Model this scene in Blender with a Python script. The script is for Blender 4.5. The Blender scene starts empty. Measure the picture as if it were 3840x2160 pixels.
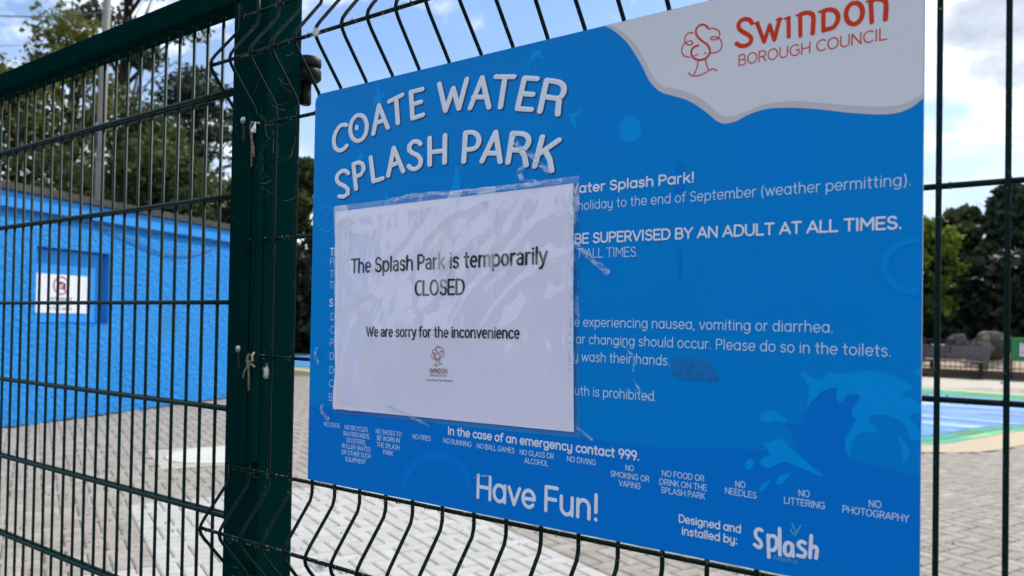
import bpy, bmesh, math, random
import numpy as np
from mathutils import Vector, Matrix, noise as mnoise
random.seed(7); rng = np.random.default_rng(7)
C = bpy.context.scene.collection
SC = bpy.context.scene
R = math.radians

# ------------------------------------------------------------------ camera
cd = bpy.data.cameras.new('camera'); cam = bpy.data.objects.new('camera', cd); C.objects.link(cam); SC.camera = cam
CAM = Vector((0.9722, -0.8155, 1.302))
rotm = Matrix.Rotation(0.622718, 3, 'Z') @ Matrix.Rotation(1.585708, 3, 'X') @ Matrix.Rotation(0.016839, 3, 'Z')
cam.matrix_world = Matrix.Translation(CAM) @ rotm.to_4x4()
cd.sensor_width = 36; cd.lens = 2884 / 3840 * 36; cd.shift_y = 0.02268
cd.clip_start = 0.05; cd.clip_end = 2000
cd.dof.use_dof = True; cd.dof.focus_distance = 1.12; cd.dof.aperture_fstop = 27.04 / 4.2
# ------------------------------------------------------------------ sky
SUN_EL, SUN_AZ = R(50), R(12)          # azimuth from +Y towards +X
w = bpy.data.worlds.new("World"); SC.world = w; w.use_nodes = True
nt = w.node_tree; N = nt.nodes; L = nt.links
bg = N['Background']
sky = N.new('ShaderNodeTexSky'); sky.sky_type = 'NISHITA'; sky.sun_disc = False
sky.sun_elevation = SUN_EL; sky.sun_rotation = SUN_AZ; sky.air_density = 1.0; sky.dust_density = 0.6; sky.ozone_density = 2.0
def wn(t, **k):
    n = N.new(t)
    for a, b in k.items(): setattr(n, a, b)
    return n
tc = wn('ShaderNodeTexCoord'); sep = wn('ShaderNodeSeparateXYZ'); L.new(tc.outputs['Generated'], sep.inputs[0])
def wm(op, a, b=None, clamp=False):
    n = wn('ShaderNodeMath', operation=op); n.use_clamp = clamp
    for i, v in enumerate((a, b)):
        if v is None: continue
        if isinstance(v, (int, float)): n.inputs[i].default_value = v
        else: L.new(v, n.inputs[i])
    return n.outputs[0]
SKYSEED = 11.3
zc = wm('ADD', wm('MAXIMUM', sep.outputs[2], 0.0), 0.33)
px = wm('DIVIDE', sep.outputs[0], zc); py = wm('DIVIDE', sep.outputs[1], zc)
cmb = wn('ShaderNodeCombineXYZ'); L.new(px, cmb.inputs[0]); L.new(py, cmb.inputs[1]); cmb.inputs[2].default_value = SKYSEED
def wnoise(scale, detail, rough, src, dist=0.0):
    n = wn('ShaderNodeTexNoise'); n.inputs['Scale'].default_value = scale; n.inputs['Detail'].default_value = detail
    n.inputs['Roughness'].default_value = rough; n.inputs['Distortion'].default_value = dist; L.new(src, n.inputs['Vector']); return n.outputs[0]
n1 = wnoise(1.9, 9, 0.56, cmb.outputs[0], 0.25)
n2 = wnoise(6.0, 6, 0.6, cmb.outputs[0], 0.1)
n1 = wm('ADD', wm('MULTIPLY', n1, 0.82), wm('MULTIPLY', n2, 0.18))
def ramp(src, stops, interp='LINEAR'):
    r = wn('ShaderNodeValToRGB'); r.color_ramp.interpolation = interp
    e = r.color_ramp.elements
    while len(e) > len(stops): e.remove(e[-1])
    while len(e) < len(stops): e.new(0.5)
    for i, (p, c) in enumerate(stops): e[i].position = p; e[i].color = (c[0], c[1], c[2], 1)
    L.new(src, r.inputs[0]); return r.outputs[0]
CLOUD_LO, CLOUD_HI = 0.452, 0.525
cov = ramp(n1, [(CLOUD_LO, (0, 0, 0)), (CLOUD_HI, (1, 1, 1))])
hor = ramp(sep.outputs[2], [(0.0, (.94, .94, .94)), (0.10, (.80, .80, .80)), (0.22, (.42, .42, .42)), (.32, (0.10, 0.10, 0.10)), (1, (0, 0, 0))])
cov = wm('MAXIMUM', cov, hor, True)
thick = ramp(n1, [(0.50, (1.02, 1.10, 1.22)), (0.56, (1.05, 1.13, 1.25)), (0.60, (0.70, 0.77, 0.89)), (0.68, (.42, .48, .60))])
hazec = ramp(sep.outputs[2], [(0, (.68, .76, .90)), (.2, (.70, .78, .92)), (.5, (.8, .86, .96))])
cmix = wn('ShaderNodeMix', data_type='RGBA'); L.new(ramp(n1, [(0.42, (0, 0, 0)), (0.50, (1, 1, 1))]), cmix.inputs[0]); L.new(hazec, cmix.inputs[6]); L.new(thick, cmix.inputs[7])
SKYK = 0.08
skyv = wn('ShaderNodeMix', data_type='RGBA', blend_type='MULTIPLY'); skyv.inputs[0].default_value = 1
L.new(sky.outputs[0], skyv.inputs[6]); skyv.inputs[7].default_value = (.80, .95, 1.12, 1)
csc = wn('ShaderNodeMix', data_type='RGBA', blend_type='MULTIPLY'); csc.inputs[0].default_value = 1; csc.clamp_result = False
L.new(cmix.outputs[2], csc.inputs[6]); csc.inputs[7].default_value = (0.56 / SKYK,) * 3 + (1,)
fin = wn('ShaderNodeMix', data_type='RGBA'); L.new(cov, fin.inputs[0]); L.new(skyv.outputs[2], fin.inputs[6]); L.new(csc.outputs[2], fin.inputs[7])
L.new(fin.outputs[2], bg.inputs[0]); bg.inputs[1].default_value = SKYK
# ------------------------------------------------------------------ sun
sl = bpy.data.lights.new('sun', 'SUN'); so = bpy.data.objects.new('sun', sl); C.objects.link(so)
sl.energy = 2.6; sl.angle = R(1.0); sl.color = (1, .92, .80)
sd = Vector((math.sin(SUN_AZ) * math.cos(SUN_EL), math.cos(SUN_AZ) * math.cos(SUN_EL), math.sin(SUN_EL)))
so.rotation_euler = (-sd).to_track_quat('-Z', 'Y').to_euler()
SC.view_settings.view_transform = 'Standard'; SC.view_settings.look = 'None'
SC.view_settings.exposure = 1.06; SC.view_settings.gamma = 1; SC.view_settings.use_curve_mapping = False
try: SC.cycles.transparent_max_bounces = 16; SC.cycles.max_bounces = 8
except Exception: pass

# ------------------------------------------------------------------ helpers
def mat(name, col, rough=0.6, spec=0.5, metal=0.0, var=None, bump=None, coat=0.0):
    """var = list of (scale, detail, lo, hi, colour, stretch) overlays on the base colour; bump = (scale, strength, distance)"""
    m = bpy.data.materials.new(name); m.use_nodes = True
    t = m.node_tree; b = t.nodes['Principled BSDF']
    b.inputs['Roughness'].default_value = rough; b.inputs['Specular IOR Level'].default_value = spec; b.inputs['Metallic'].default_value = metal
    b.inputs['Coat Weight'].default_value = coat
    b.inputs['Base Color'].default_value = (*col, 1)
    src = None
    co = t.nodes.new('ShaderNodeTexCoord')
    def prev():
        return src
    for v in (var or []):
        sc_, det, lo, hi, vc = v[:5]; st = v[5] if len(v) > 5 else (1, 1, 1)
        mp = t.nodes.new('ShaderNodeMapping'); mp.inputs['Scale'].default_value = st; t.links.new(co.outputs['Object'], mp.inputs[0])
        n = t.nodes.new('ShaderNodeTexNoise'); n.inputs['Scale'].default_value = sc_; n.inputs['Detail'].default_value = det; n.inputs['Roughness'].default_value = .6
        t.links.new(mp.outputs[0], n.inputs['Vector'])
        r = t.nodes.new('ShaderNodeValToRGB'); r.color_ramp.elements[0].position = lo; r.color_ramp.elements[1].position = hi
        t.links.new(n.outputs[0], r.inputs[0])
        mx = t.nodes.new('ShaderNodeMix'); mx.data_type = 'RGBA'; t.links.new(r.outputs[0], mx.inputs[0])
        if src is None: mx.inputs[6].default_value = (*col, 1)
        else: t.links.new(src, mx.inputs[6])
        mx.inputs[7].default_value = (*vc, 1); src = mx.outputs[2]
    if src is not None: t.links.new(src, b.inputs['Base Color'])
    if bump:
        n = t.nodes.new('ShaderNodeTexNoise'); n.inputs['Scale'].default_value = bump[0]; n.inputs['Detail'].default_value = 6; n.inputs['Roughness'].default_value = .6
        t.links.new(co.outputs['Object'], n.inputs['Vector'])
        bp = t.nodes.new('ShaderNodeBump'); bp.inputs['Strength'].default_value = bump[1]; bp.inputs['Distance'].default_value = bump[2]
        t.links.new(n.outputs[0], bp.inputs['Height']); t.links.new(bp.outputs[0], b.inputs['Normal'])
    return m

def mesh_obj(name, V, F, m, parent=None, smooth=False, loc=None):
    me = bpy.data.meshes.new(name); me.from_pydata([tuple(v) for v in V], [], [tuple(f) for f in F])
    me.validate(); me.update()
    if smooth: me.polygons.foreach_set('use_smooth', [True] * len(me.polygons))
    me.materials.append(m)
    return link(name, me, parent, loc)
def link(name, me, parent=None, loc=None):
    o = bpy.data.objects.new(name, me); C.objects.link(o)
    if loc is not None: o.location = loc
    if parent is not None: o.parent = parent
    return o
def tag(o, label=None, cat=None, group=None, kind=None):
    if label: o['label'] = label
    if cat: o['category'] = cat
    if group: o['group'] = group
    if kind: o['kind'] = kind
    return o
def empty(name, loc=(0, 0, 0), rz=0.0):
    o = bpy.data.objects.new(name, None); C.objects.link(o); o.location = loc; o.rotation_euler = (0, 0, rz); o.empty_display_size = .1
    return o
class MB:
    def __init__(s): s.V = []; s.F = []
    def add(s, V, F):
        n = len(s.V); s.V += [tuple(v) for v in V]; s.F += [tuple(i + n for i in f) for f in F]
    def box(s, x0, x1, y0, y1, z0, z1):
        V = [(x, y, z) for x in (x0, x1) for y in (y0, y1) for z in (z0, z1)]
        s.add(V, [(0, 1, 3, 2), (4, 6, 7, 5), (0, 4, 5, 1), (2, 3, 7, 6), (0, 2, 6, 4), (1, 5, 7, 3)])
    def tube(s, P, r, seg=8, caps=True):
        P = [Vector(p) for p in P]; n = len(P)
        if not hasattr(r, '__len__'): r = [r] * n
        V = []; F = []
        t0 = (P[1] - P[0]).normalized()
        up = Vector((0, 0, 1)) if abs(t0.z) < .9 else Vector((1, 0, 0))
        a = t0.cross(up).normalized()
        for i in range(n):
            t = (P[min(i + 1, n - 1)] - P[max(i - 1, 0)]).normalized()
            a = (a - t * a.dot(t)).normalized(); b = t.cross(a)
            for k in range(seg):
                an = 2 * math.pi * k / seg
                V.append(P[i] + (a * math.cos(an) + b * math.sin(an)) * r[i])
        for i in range(n - 1):
            for k in range(seg):
                F.append((i * seg + k, i * seg + (k + 1) % seg, (i + 1) * seg + (k + 1) % seg, (i + 1) * seg + k))
        if caps: F.append(tuple(range(seg))[::-1]); F.append(tuple((n - 1) * seg + k for k in range(seg)))
        s.add(V, F)
    def bbox(s, x0, x1, y0, y1, z0, z1, b):     # box with chamfered edges
        bm = bmesh.new(); bmesh.ops.create_cube(bm, size=1)
        for v in bm.verts: v.co = Vector(((x0 + x1) / 2 + v.co.x * (x1 - x0), (y0 + y1) / 2 + v.co.y * (y1 - y0), (z0 + z1) / 2 + v.co.z * (z1 - z0)))
        bmesh.ops.bevel(bm, geom=bm.edges[:], offset=b, segments=2, affect='EDGES', profile=.6)
        bm.verts.index_update(); s.add([v.co[:] for v in bm.verts], [[v.index for v in f.verts] for f in bm.faces]); bm.free()
    def lathe(s, prof, seg=16, c=(0, 0, 0), axis='Z'):
        V = []; F = []
        for (r, h) in prof:
            for k in range(seg):
                a = 2 * math.pi * k / seg; x, y, z = r * math.cos(a), r * math.sin(a), h
                if axis == 'Y': x, y, z = x, z, y
                if axis == 'X': x, y, z = z, x, y
                V.append((c[0] + x, c[1] + y, c[2] + z))
        for i in range(len(prof) - 1):
            for k in range(seg): F.append((i * seg + k, i * seg + (k + 1) % seg, (i + 1) * seg + (k + 1) % seg, (i + 1) * seg + k))
        F.append(tuple(range(seg))); F.append(tuple((len(prof) - 1) * seg + k for k in range(seg)))
        s.add(V, F)
    def build(s, name, m, parent=None, smooth=False, loc=None): return mesh_obj(name, s.V, s.F, m, parent, smooth, loc)
def fixn(o):
    bm = bmesh.new(); bm.from_mesh(o.data); bmesh.ops.recalc_face_normals(bm, faces=bm.faces[:]); bm.to_mesh(o.data); bm.free(); return o

ZG = 1.637          # height of the folded wire under the upper bend above the paving
_f, _cy = 2884.0, 1167.08
def ray(x, y): return rotm @ Vector(((x - 1920) / _f, -(y - _cy) / _f, -1.0))
def onY(x, y, Y=-0.012):
    d = ray(x, y); t = (Y - CAM.y) / d.y; return CAM + d * t
def onZ(x, y, Z=0.0):
    d = ray(x, y); t = (Z - CAM.z) / d.z; return CAM + d * t

# ------------------------------------------------------------------ materials
M = {}
M['green'] = mat('green_powder_coat', (.0006, .019, .0185), .5, .0, var=[(90, 4, .60, .72, (.003, .020, .018)), (260, 3, .70, .78, (.16, .17, .14))], bump=(500, .15, .0005))
M['wire'] = mat('green_wire_coat', (.001, .014, .013), .5, .08, var=[(60, 4, .56, .70, (.018, .022, .014)), (230, 3, .66, .74, (.14, .13, .10))], bump=(350, .3, .0006))
M['gatewire'] = mat('gate_wire_coat', (.001, .018, .016), .45, .12, var=[(170, 3, .69, .75, (.16, .18, .15))], bump=(400, .2, .0005))
M['darkplastic'] = mat('dark_plastic', (.006, .009, .009), .55, .15, var=[(60, 5, .55, .75, (.022, .026, .026))], bump=(120, .3, .001))
M['steel'] = mat('zinc_bolt', (.34, .35, .37), .32, .5, 1.0, bump=(200, .2, .0005))
M['blueboard'] = mat('sign_blue_print', (.0, .222, .66), .42, .06, var=[(3.0, 3, .35, .75, (.0, .232, .68)), (120, 3, .76, .80, (.0, .16, .55)), (45, 5, .72, .78, (.0, .18, .62))])
M['bluedark'] = mat('sign_deep_blue_print', (.0, .182, .66), .42, .06)
M['bluelight'] = mat('sign_pale_blue_print', (.0, .30, .80), .42, .06)
M['bluering'] = mat('sign_ring_blue_print', (.0, .255, .76), .42, .06)
M['bluefaint'] = mat('sign_faint_blue_print', (.0, .225, .69), .42, .06)
M['shadowprint'] = mat('sign_shadow_print', (.006, .05, .2), .4, .16)
M['whiteprint'] = mat('sign_white_print', (.72, .78, .88), .4, .1)
M['paleprint'] = mat('sign_pale_text_print', (.50, .70, .92), .4, .1)
M['cyanprint'] = mat('sign_cyan_print', (.05, .36, .70), .38, .45)
M['swoosh'] = mat('sign_white_panel_print', (.68, .69, .76), .45, .1, var=[(30, 6, .72, .80, (.42, .42, .44)), (6, 3, .4, .8, (.70, .71, .78))])
M['swooshgrey'] = mat('sign_grey_band_print', (.55, .54, .58), .4, .1)
M['redprint'] = mat('sign_red_print', (.62, .045, .012), .4, .1)
M['boardedge'] = mat('aluminium_composite_edge', (.5, .52, .55), .5, .4, var=[(200, 3, .55, .7, (.15, .15, .15))])
M['paper'] = mat('notice_paper', (.80, .79, .96), .55, .1, var=[(4, 4, .4, .8, (.76, .75, .93))])
M['ink'] = mat('black_ink', (.022, .022, .03), .6, .3)
M['inkred'] = mat('rust_red_ink', (.33, .06, .035), .6, .3)
M['inkgrey'] = mat('grey_ink', (.16, .12, .12), .6, .3)
M['white'] = mat('white_sign_panel', (.72, .74, .78), .45, .4)
M['wall'] = mat('blue_masonry_paint', (.022, .25, .68), .7, .1, var=[(1.4, 6, .35, .7, (.035, .28, .74)), (14, 6, .60, .78, (.02, .20, .57)), (.6, 8, .62, .74, (.04, .22, .52))], bump=(17, 1.0, .05))
M['wallsmooth'] = mat('blue_board_paint', (.03, .26, .70), .55, .15, var=[(3, 5, .4, .7, (.036, .28, .74))], bump=(20, .2, .004))
M['roof'] = mat('grey_roof_felt', (.05, .047, .048), .9, .2, var=[(5, 6, .4, .7, (.085, .08, .075))], bump=(40, .5, .01))
M['concrete'] = mat('concrete', (.25, .24, .23), .85, .2, var=[(3, 8, .4, .7, (.19, .18, .17)), (30, 4, .5, .8, (.28, .27, .26))], bump=(60, .3, .004))
M['sand'] = mat('joint_sand', (.10, .093, .085), .95, .1, var=[(30, 4, .4, .7, (.16, .15, .13))], bump=(200, .5, .003))
M['bark'] = mat('bark', (.035, .027, .02), .9, .1, var=[(12, 6, .4, .7, (.06, .048, .038), (1, 1, .2))], bump=(25, .8, .02))
M['timber'] = mat('dark_timber', (.10, .085, .095), .7, .2, var=[(4, 5, .4, .7, (.15, .13, .14), (1, 8, 8))])
M['sleeper'] = mat('timber_sleeper', (.085, .062, .048), .85, .2, var=[(5, 5, .4, .7, (.12, .09, .07), (1, 4, 8))])
M['rock'] = mat('rock', (.07, .066, .06), .9, .1, var=[(4, 8, .45, .7, (.17, .16, .145))], bump=(8, 1.0, .08))
M['gravel'] = mat('pale_play_sand', (.36, .29, .22), .95, .1, var=[(3, 6, .4, .7, (.30, .24, .18))])
M['soil'] = mat('mossy_soil', (.055, .052, .03), .95, .1, var=[(3, 6, .4, .7, (.05, .07, .02))], bump=(20, .6, .03))
M['grass'] = mat('grass_ground', (.045, .07, .022), .95, .1, var=[(.6, 6, .4, .7, (.06, .065, .03))], bump=(15, .6, .03))
M['iron'] = mat('black_railing_paint', (.014, .016, .018), .5, .4)
M['signgreen'] = mat('bright_green_paint', (.012, .20, .045), .5, .4)
M['string'] = mat('weathered_string', (.25, .21, .18), .9, .1, var=[(300, 3, .4, .6, (.14, .11, .09))])
M['fluff'] = mat('white_fluff', (.72, .75, .74), .9, .1)
M['web'] = mat('cobweb', (.20, .19, .17), .9, .1)
M['cable'] = mat('cable', (.02, .10, .22), .5, .4)
M['wirecable'] = mat('overhead_cable', (.12, .12, .13), .6, .4)
M['tacky'] = mat('old_tape_residue', (.0, .17, .52), .35, .3, var=[(150, 4, .5, .6, (.0, .14, .42))])
M['bluering2'] = mat('sign_faint_ring_print', (.0, .205, .72), .42, .06)
def leafmat(name, col, col2, trans=.25):
    m = bpy.data.materials.new(name); m.use_nodes = True; t = m.node_tree; b = t.nodes['Principled BSDF']
    a = t.nodes.new('ShaderNodeAttribute'); a.attribute_name = 'tone'
    mx = t.nodes.new('ShaderNodeMix'); mx.data_type = 'RGBA'; mx.inputs[6].default_value = (*col, 1); mx.inputs[7].default_value = (*col2, 1)
    t.links.new(a.outputs['Fac'], mx.inputs[0]); t.links.new(mx.outputs[2], b.inputs['Base Color']); b.inputs['Roughness'].default_value = .6
    b.inputs['Specular IOR Level'].default_value = .3
    tr = t.nodes.new('ShaderNodeBsdfTranslucent'); t.links.new(mx.outputs[2], tr.inputs[0])
    ms = t.nodes.new('ShaderNodeMixShader'); ms.inputs[0].default_value = trans
    t.links.new(b.outputs[0], ms.inputs[1]); t.links.new(tr.outputs[0], ms.inputs[2]); t.links.new(ms.outputs[0], t.nodes['Material Output'].inputs[0])
    return m
M['leaf_mid'] = leafmat('leaves_mid_green', (.040, .055, .012), (.16, .17, .038), .45)
M['leaf_dark'] = leafmat('leaves_dark_green', (.024, .040, .014), (.09, .115, .034), .32)
M['leaf_pine'] = leafmat('pine_needles', (.012, .028, .015), (.045, .072, .036), .2)
M['leaf_lime'] = leafmat('leaves_lime_green', (.06, .10, .012), (.20, .26, .03), .4)
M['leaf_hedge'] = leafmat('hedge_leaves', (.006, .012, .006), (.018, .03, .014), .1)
def film_mat(name, base=.05, scale=30, strength=.8, rough=.08, tint=(1, 1, 1), glint_paint=0):
    m = bpy.data.materials.new(name); m.use_nodes = True; t = m.node_tree; t.nodes.remove(t.nodes['Principled BSDF'])
    co = t.nodes.new('ShaderNodeTexCoord'); n = t.nodes.new('ShaderNodeTexNoise'); n.inputs['Scale'].default_value = scale; n.inputs['Detail'].default_value = 4; n.inputs['Distortion'].default_value = 1.6
    t.links.new(co.outputs['Object'], n.inputs['Vector'])
    bp = t.nodes.new('ShaderNodeBump'); bp.inputs['Strength'].default_value = strength; bp.inputs['Distance'].default_value = .004; t.links.new(n.outputs[0], bp.inputs['Height'])
    g = t.nodes.new('ShaderNodeBsdfGlossy'); g.inputs['Roughness'].default_value = rough; g.inputs[0].default_value = (1, 1, 1, 1); t.links.new(bp.outputs[0], g.inputs['Normal'])
    tp = t.nodes.new('ShaderNodeBsdfTransparent'); tp.inputs[0].default_value = (*tint, 1)
    fr = t.nodes.new('ShaderNodeFresnel'); fr.inputs[0].default_value = 1.45
    ge = t.nodes.new('ShaderNodeNewGeometry')
    md = t.nodes.new('ShaderNodeMix'); t.links.new(ge.outputs['Backfacing'], md.inputs[0]); t.links.new(fr.outputs[0], md.inputs[2]); md.inputs[3].default_value = .08   # thin sheet: same weak reflection from inside
    ad = t.nodes.new('ShaderNodeMath'); ad.operation = 'ADD'; ad.inputs[1].default_value = base; ad.use_clamp = True; t.links.new(md.outputs[0], ad.inputs[0])
    ms = t.nodes.new('ShaderNodeMixShader'); t.links.new(ad.outputs[0], ms.inputs[0]); t.links.new(tp.outputs[0], ms.inputs[1]); t.links.new(g.outputs[0], ms.inputs[2])
    out = ms.outputs[0]
    if glint_paint:      # painted glints: diffuse white patches for sky reflections, upper part of the sleeve
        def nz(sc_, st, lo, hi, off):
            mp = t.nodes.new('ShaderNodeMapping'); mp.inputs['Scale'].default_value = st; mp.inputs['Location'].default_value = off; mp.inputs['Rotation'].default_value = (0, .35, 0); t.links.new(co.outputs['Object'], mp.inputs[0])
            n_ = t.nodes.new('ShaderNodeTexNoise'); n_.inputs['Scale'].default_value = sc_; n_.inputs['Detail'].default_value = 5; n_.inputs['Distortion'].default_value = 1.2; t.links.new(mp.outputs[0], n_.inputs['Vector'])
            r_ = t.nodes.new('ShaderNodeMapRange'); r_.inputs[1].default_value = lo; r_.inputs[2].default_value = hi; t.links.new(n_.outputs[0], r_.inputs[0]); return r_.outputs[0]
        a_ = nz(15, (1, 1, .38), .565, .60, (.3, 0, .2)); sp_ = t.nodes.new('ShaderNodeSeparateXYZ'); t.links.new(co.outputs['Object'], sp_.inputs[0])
        zr = t.nodes.new('ShaderNodeMapRange'); zr.inputs[1].default_value = -.24; zr.inputs[2].default_value = -.03; zr.inputs[3].default_value = .0; zr.inputs[4].default_value = glint_paint; t.links.new(sp_.outputs[2], zr.inputs[0])
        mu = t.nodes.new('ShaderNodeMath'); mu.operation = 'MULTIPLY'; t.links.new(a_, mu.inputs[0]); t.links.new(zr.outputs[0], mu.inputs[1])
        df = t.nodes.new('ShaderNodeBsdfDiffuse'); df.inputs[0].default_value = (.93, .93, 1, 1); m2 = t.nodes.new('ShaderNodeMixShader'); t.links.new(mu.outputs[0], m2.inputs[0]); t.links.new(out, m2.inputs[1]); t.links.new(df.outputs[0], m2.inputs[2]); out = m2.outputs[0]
    t.links.new(out, t.nodes['Material Output'].inputs[0]); return m
M['film'] = film_mat('clear_plastic_film', .03, 11, .3, .07, glint_paint=.45)
M['tape'] = film_mat('clear_sticky_tape', .16, 60, .9, .12, (.80, .90, .97))

# ------------------------------------------------------------------ ground
def sheet(name, poly, z, m, label, parent=None):
    V = [(x, y, z) for x, y in poly]
    o = mesh_obj(name, V, [tuple(range(len(V)))], m, parent)
    return o
g = sheet('ground', [(-600, -600), (600, -600), (600, 600), (-600, 600)], -.10, M['grass'], ''); tag(g, 'short grass and soil ground reaching out behind the park', kind='structure')
pv = sheet('paving', [(-30, -9), (16, -9), (16, 23.2), (-26, 22.6), (-30, 18)], -.010, M['sand'], ''); tag(pv, 'block paving of grey beige and white herringbone pavers', kind='structure')
CU = (math.cos(R(22.5)), -math.sin(R(22.5))); CV = (math.sin(R(22.5)), math.cos(R(22.5)))
def uv2(x, y): return x * CU[0] + y * CU[1], x * CV[0] + y * CV[1]
def xy2(u, v): return u * CU[0] + v * CV[0], u * CU[1] + v * CV[1]
# splash pad outline (smooth closed curve)
def smooth(P, n=8, closed=True):
    P = [Vector((p[0], p[1], 0)) for p in P]; out = []; m = len(P)
    rngi = range(m) if closed else range(m - 1)
    for i in rngi:
        if closed: a, b, c, d = P[i - 1], P[i], P[(i + 1) % m], P[(i + 2) % m]
        else: a, b, c, d = P[max(i - 1, 0)], P[i], P[i + 1], P[min(i + 2, m - 1)]
        for k in range(n):
            t = k / n
            q = .5 * ((2 * b) + (c - a) * t + (2 * a - 5 * b + 4 * c - d) * t * t + (3 * b - a - 3 * c + d) * t ** 3)
            out.append((q.x, q.y))
    if not closed: out.append((P[-1].x, P[-1].y))
    return out
PAD = smooth([(-.42, 8.9), (.15, 10.1), (.75, 11.6), (3.2, 14.3), (2.6, 17.4), (-1.0, 18.3), (-6.5, 19.4), (-14, 20.0), (-20.5, 18.3), (-21.5, 15.6), (-18.0, 12.9), (-14.6, 12.35), (-10, 11.6), (-5, 9.6), (-2.2, 8.4)])
def offset(poly, d):
    n = len(poly); area = sum(poly[i][0] * poly[(i + 1) % n][1] - poly[(i + 1) % n][0] * poly[i][1] for i in range(n)); s = 1 if area > 0 else -1
    out = []
    for i in range(n):
        a, b = Vector(poly[i - 1]), Vector(poly[(i + 1) % n]); t = (b - a).normalized(); out.append((poly[i][0] + s * t.y * d, poly[i][1] - s * t.x * d))
    return out
def inside(poly, x, y):
    c = False; n = len(poly); j = n - 1
    for i in range(n):
        xi, yi = poly[i]; xj, yj = poly[j]
        if (yi > y) != (yj > y) and x < (xj - xi) * (y - yi) / (yj - yi) + xi: c = not c
        j = i
    return c
TAN = offset(PAD, .52)
# pavers: 90 degree herringbone, 200 x 100 mm
def paver_mat(name, c1, c2, dirt):
    m = mat(name, c1, .85, .25); t = m.node_tree; b = t.nodes['Principled BSDF']
    a = t.nodes.new('ShaderNodeAttribute'); a.attribute_name = 'tone'
    oi = t.nodes.new('ShaderNodeObjectInfo')
    s = t.nodes.new('ShaderNodeMath'); s.operation = 'ADD'; t.links.new(a.outputs['Fac'], s.inputs[0]); t.links.new(oi.outputs['Random'], s.inputs[1])
    fr = t.nodes.new('ShaderNodeMath'); fr.operation = 'FRACT'; t.links.new(s.outputs[0], fr.inputs[0])
    mx = t.nodes.new('ShaderNodeMix'); mx.data_type = 'RGBA'; mx.inputs[6].default_value = (*c1, 1); mx.inputs[7].default_value = (*c2, 1); t.links.new(fr.outputs[0], mx.inputs[0])
    geo = t.nodes.new('ShaderNodeNewGeometry')
    n = t.nodes.new('ShaderNodeTexNoise'); n.inputs['Scale'].default_value = 7; n.inputs['Detail'].default_value = 9; n.inputs['Roughness'].default_value = .7; t.links.new(geo.outputs['Position'], n.inputs['Vector'])
    r = t.nodes.new('ShaderNodeValToRGB'); r.color_ramp.elements[0].position = .40; r.color_ramp.elements[1].position = .72; t.links.new(n.outputs[0], r.inputs[0])
    mk = t.nodes.new('ShaderNodeMath'); mk.operation = 'MULTIPLY'; mk.inputs[1].default_value = .95; t.links.new(r.outputs[0], mk.inputs[0])
    m2 = t.nodes.new('ShaderNodeMix'); m2.data_type = 'RGBA'; t.links.new(mk.outputs[0], m2.inputs[0]); t.links.new(mx.outputs[2], m2.inputs[6]); m2.inputs[7].default_value = (*dirt, 1)
    n3 = t.nodes.new('ShaderNodeTexNoise'); n3.inputs['Scale'].default_value = 110; n3.inputs['Detail'].default_value = 3; t.links.new(geo.outputs['Position'], n3.inputs['Vector'])
    m3 = t.nodes.new('ShaderNodeMix'); m3.data_type = 'RGBA'; m3.blend_type = 'OVERLAY'; m3.inputs[0].default_value = .35; t.links.new(m2.outputs[2], m3.inputs[6]); t.links.new(n3.outputs[0], m3.inputs[7])
    t.links.new(m3.outputs[2], b.inputs['Base Color'])
    bp = t.nodes.new('ShaderNodeBump'); bp.inputs['Strength'].default_value = .4; bp.inputs['Distance'].default_value = .002; t.links.new(n3.outputs[0], bp.inputs['Height']); t.links.new(bp.outputs[0], b.inputs['Normal'])
    return m
M['pav_b'] = paver_mat('beige_grey_paver', (.295, .275, .252), (.235, .218, .2), (.165, .15, .135))
M['pav_w'] = paver_mat('white_grey_paver', (.385, .385, .385), (.34, .34, .34), (.29, .285, .28))
def paver_geo(l, w_, j=.003, ch=.011):
    a, b = l / 2 - j, w_ / 2 - j
    V = [(sx * a, sy * b, -.010) for sx, sy in ((-1, -1), (1, -1), (1, 1), (-1, 1))] + [(sx * a, sy * b, -.0055) for sx, sy in ((-1, -1), (1, -1), (1, 1), (-1, 1))] + [(sx * (a - ch), sy * (b - ch), 0) for sx, sy in ((-1, -1), (1, -1), (1, 1), (-1, 1))]
    F = [(8, 9, 10, 11)] + [(i, (i + 1) % 4, 4 + (i + 1) % 4, 4 + i) for i in range(4)] + [(4 + i, 4 + (i + 1) % 4, 8 + (i + 1) % 4, 8 + i) for i in range(4)]
    return V, F
inv = rotm.transposed()
def cam_px(P):
    q = inv @ (Vector(P) - CAM)
    if q.z > -.05: return None
    return 1920 + _f * q.x / -q.z, _cy - _f * q.y / -q.z, -q.z
WA = Vector((-8.879, 2.933, 0)); WTH = R(108); WD = Vector((math.cos(WTH), math.sin(WTH), 0)); WN = Vector((math.sin(WTH), -math.cos(WTH), 0))
SL = .30  # manhole hidden
MH = (-5.55, 3.52)     # manhole centre
BIG = []
U0, V0 = -3.21, .19
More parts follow.
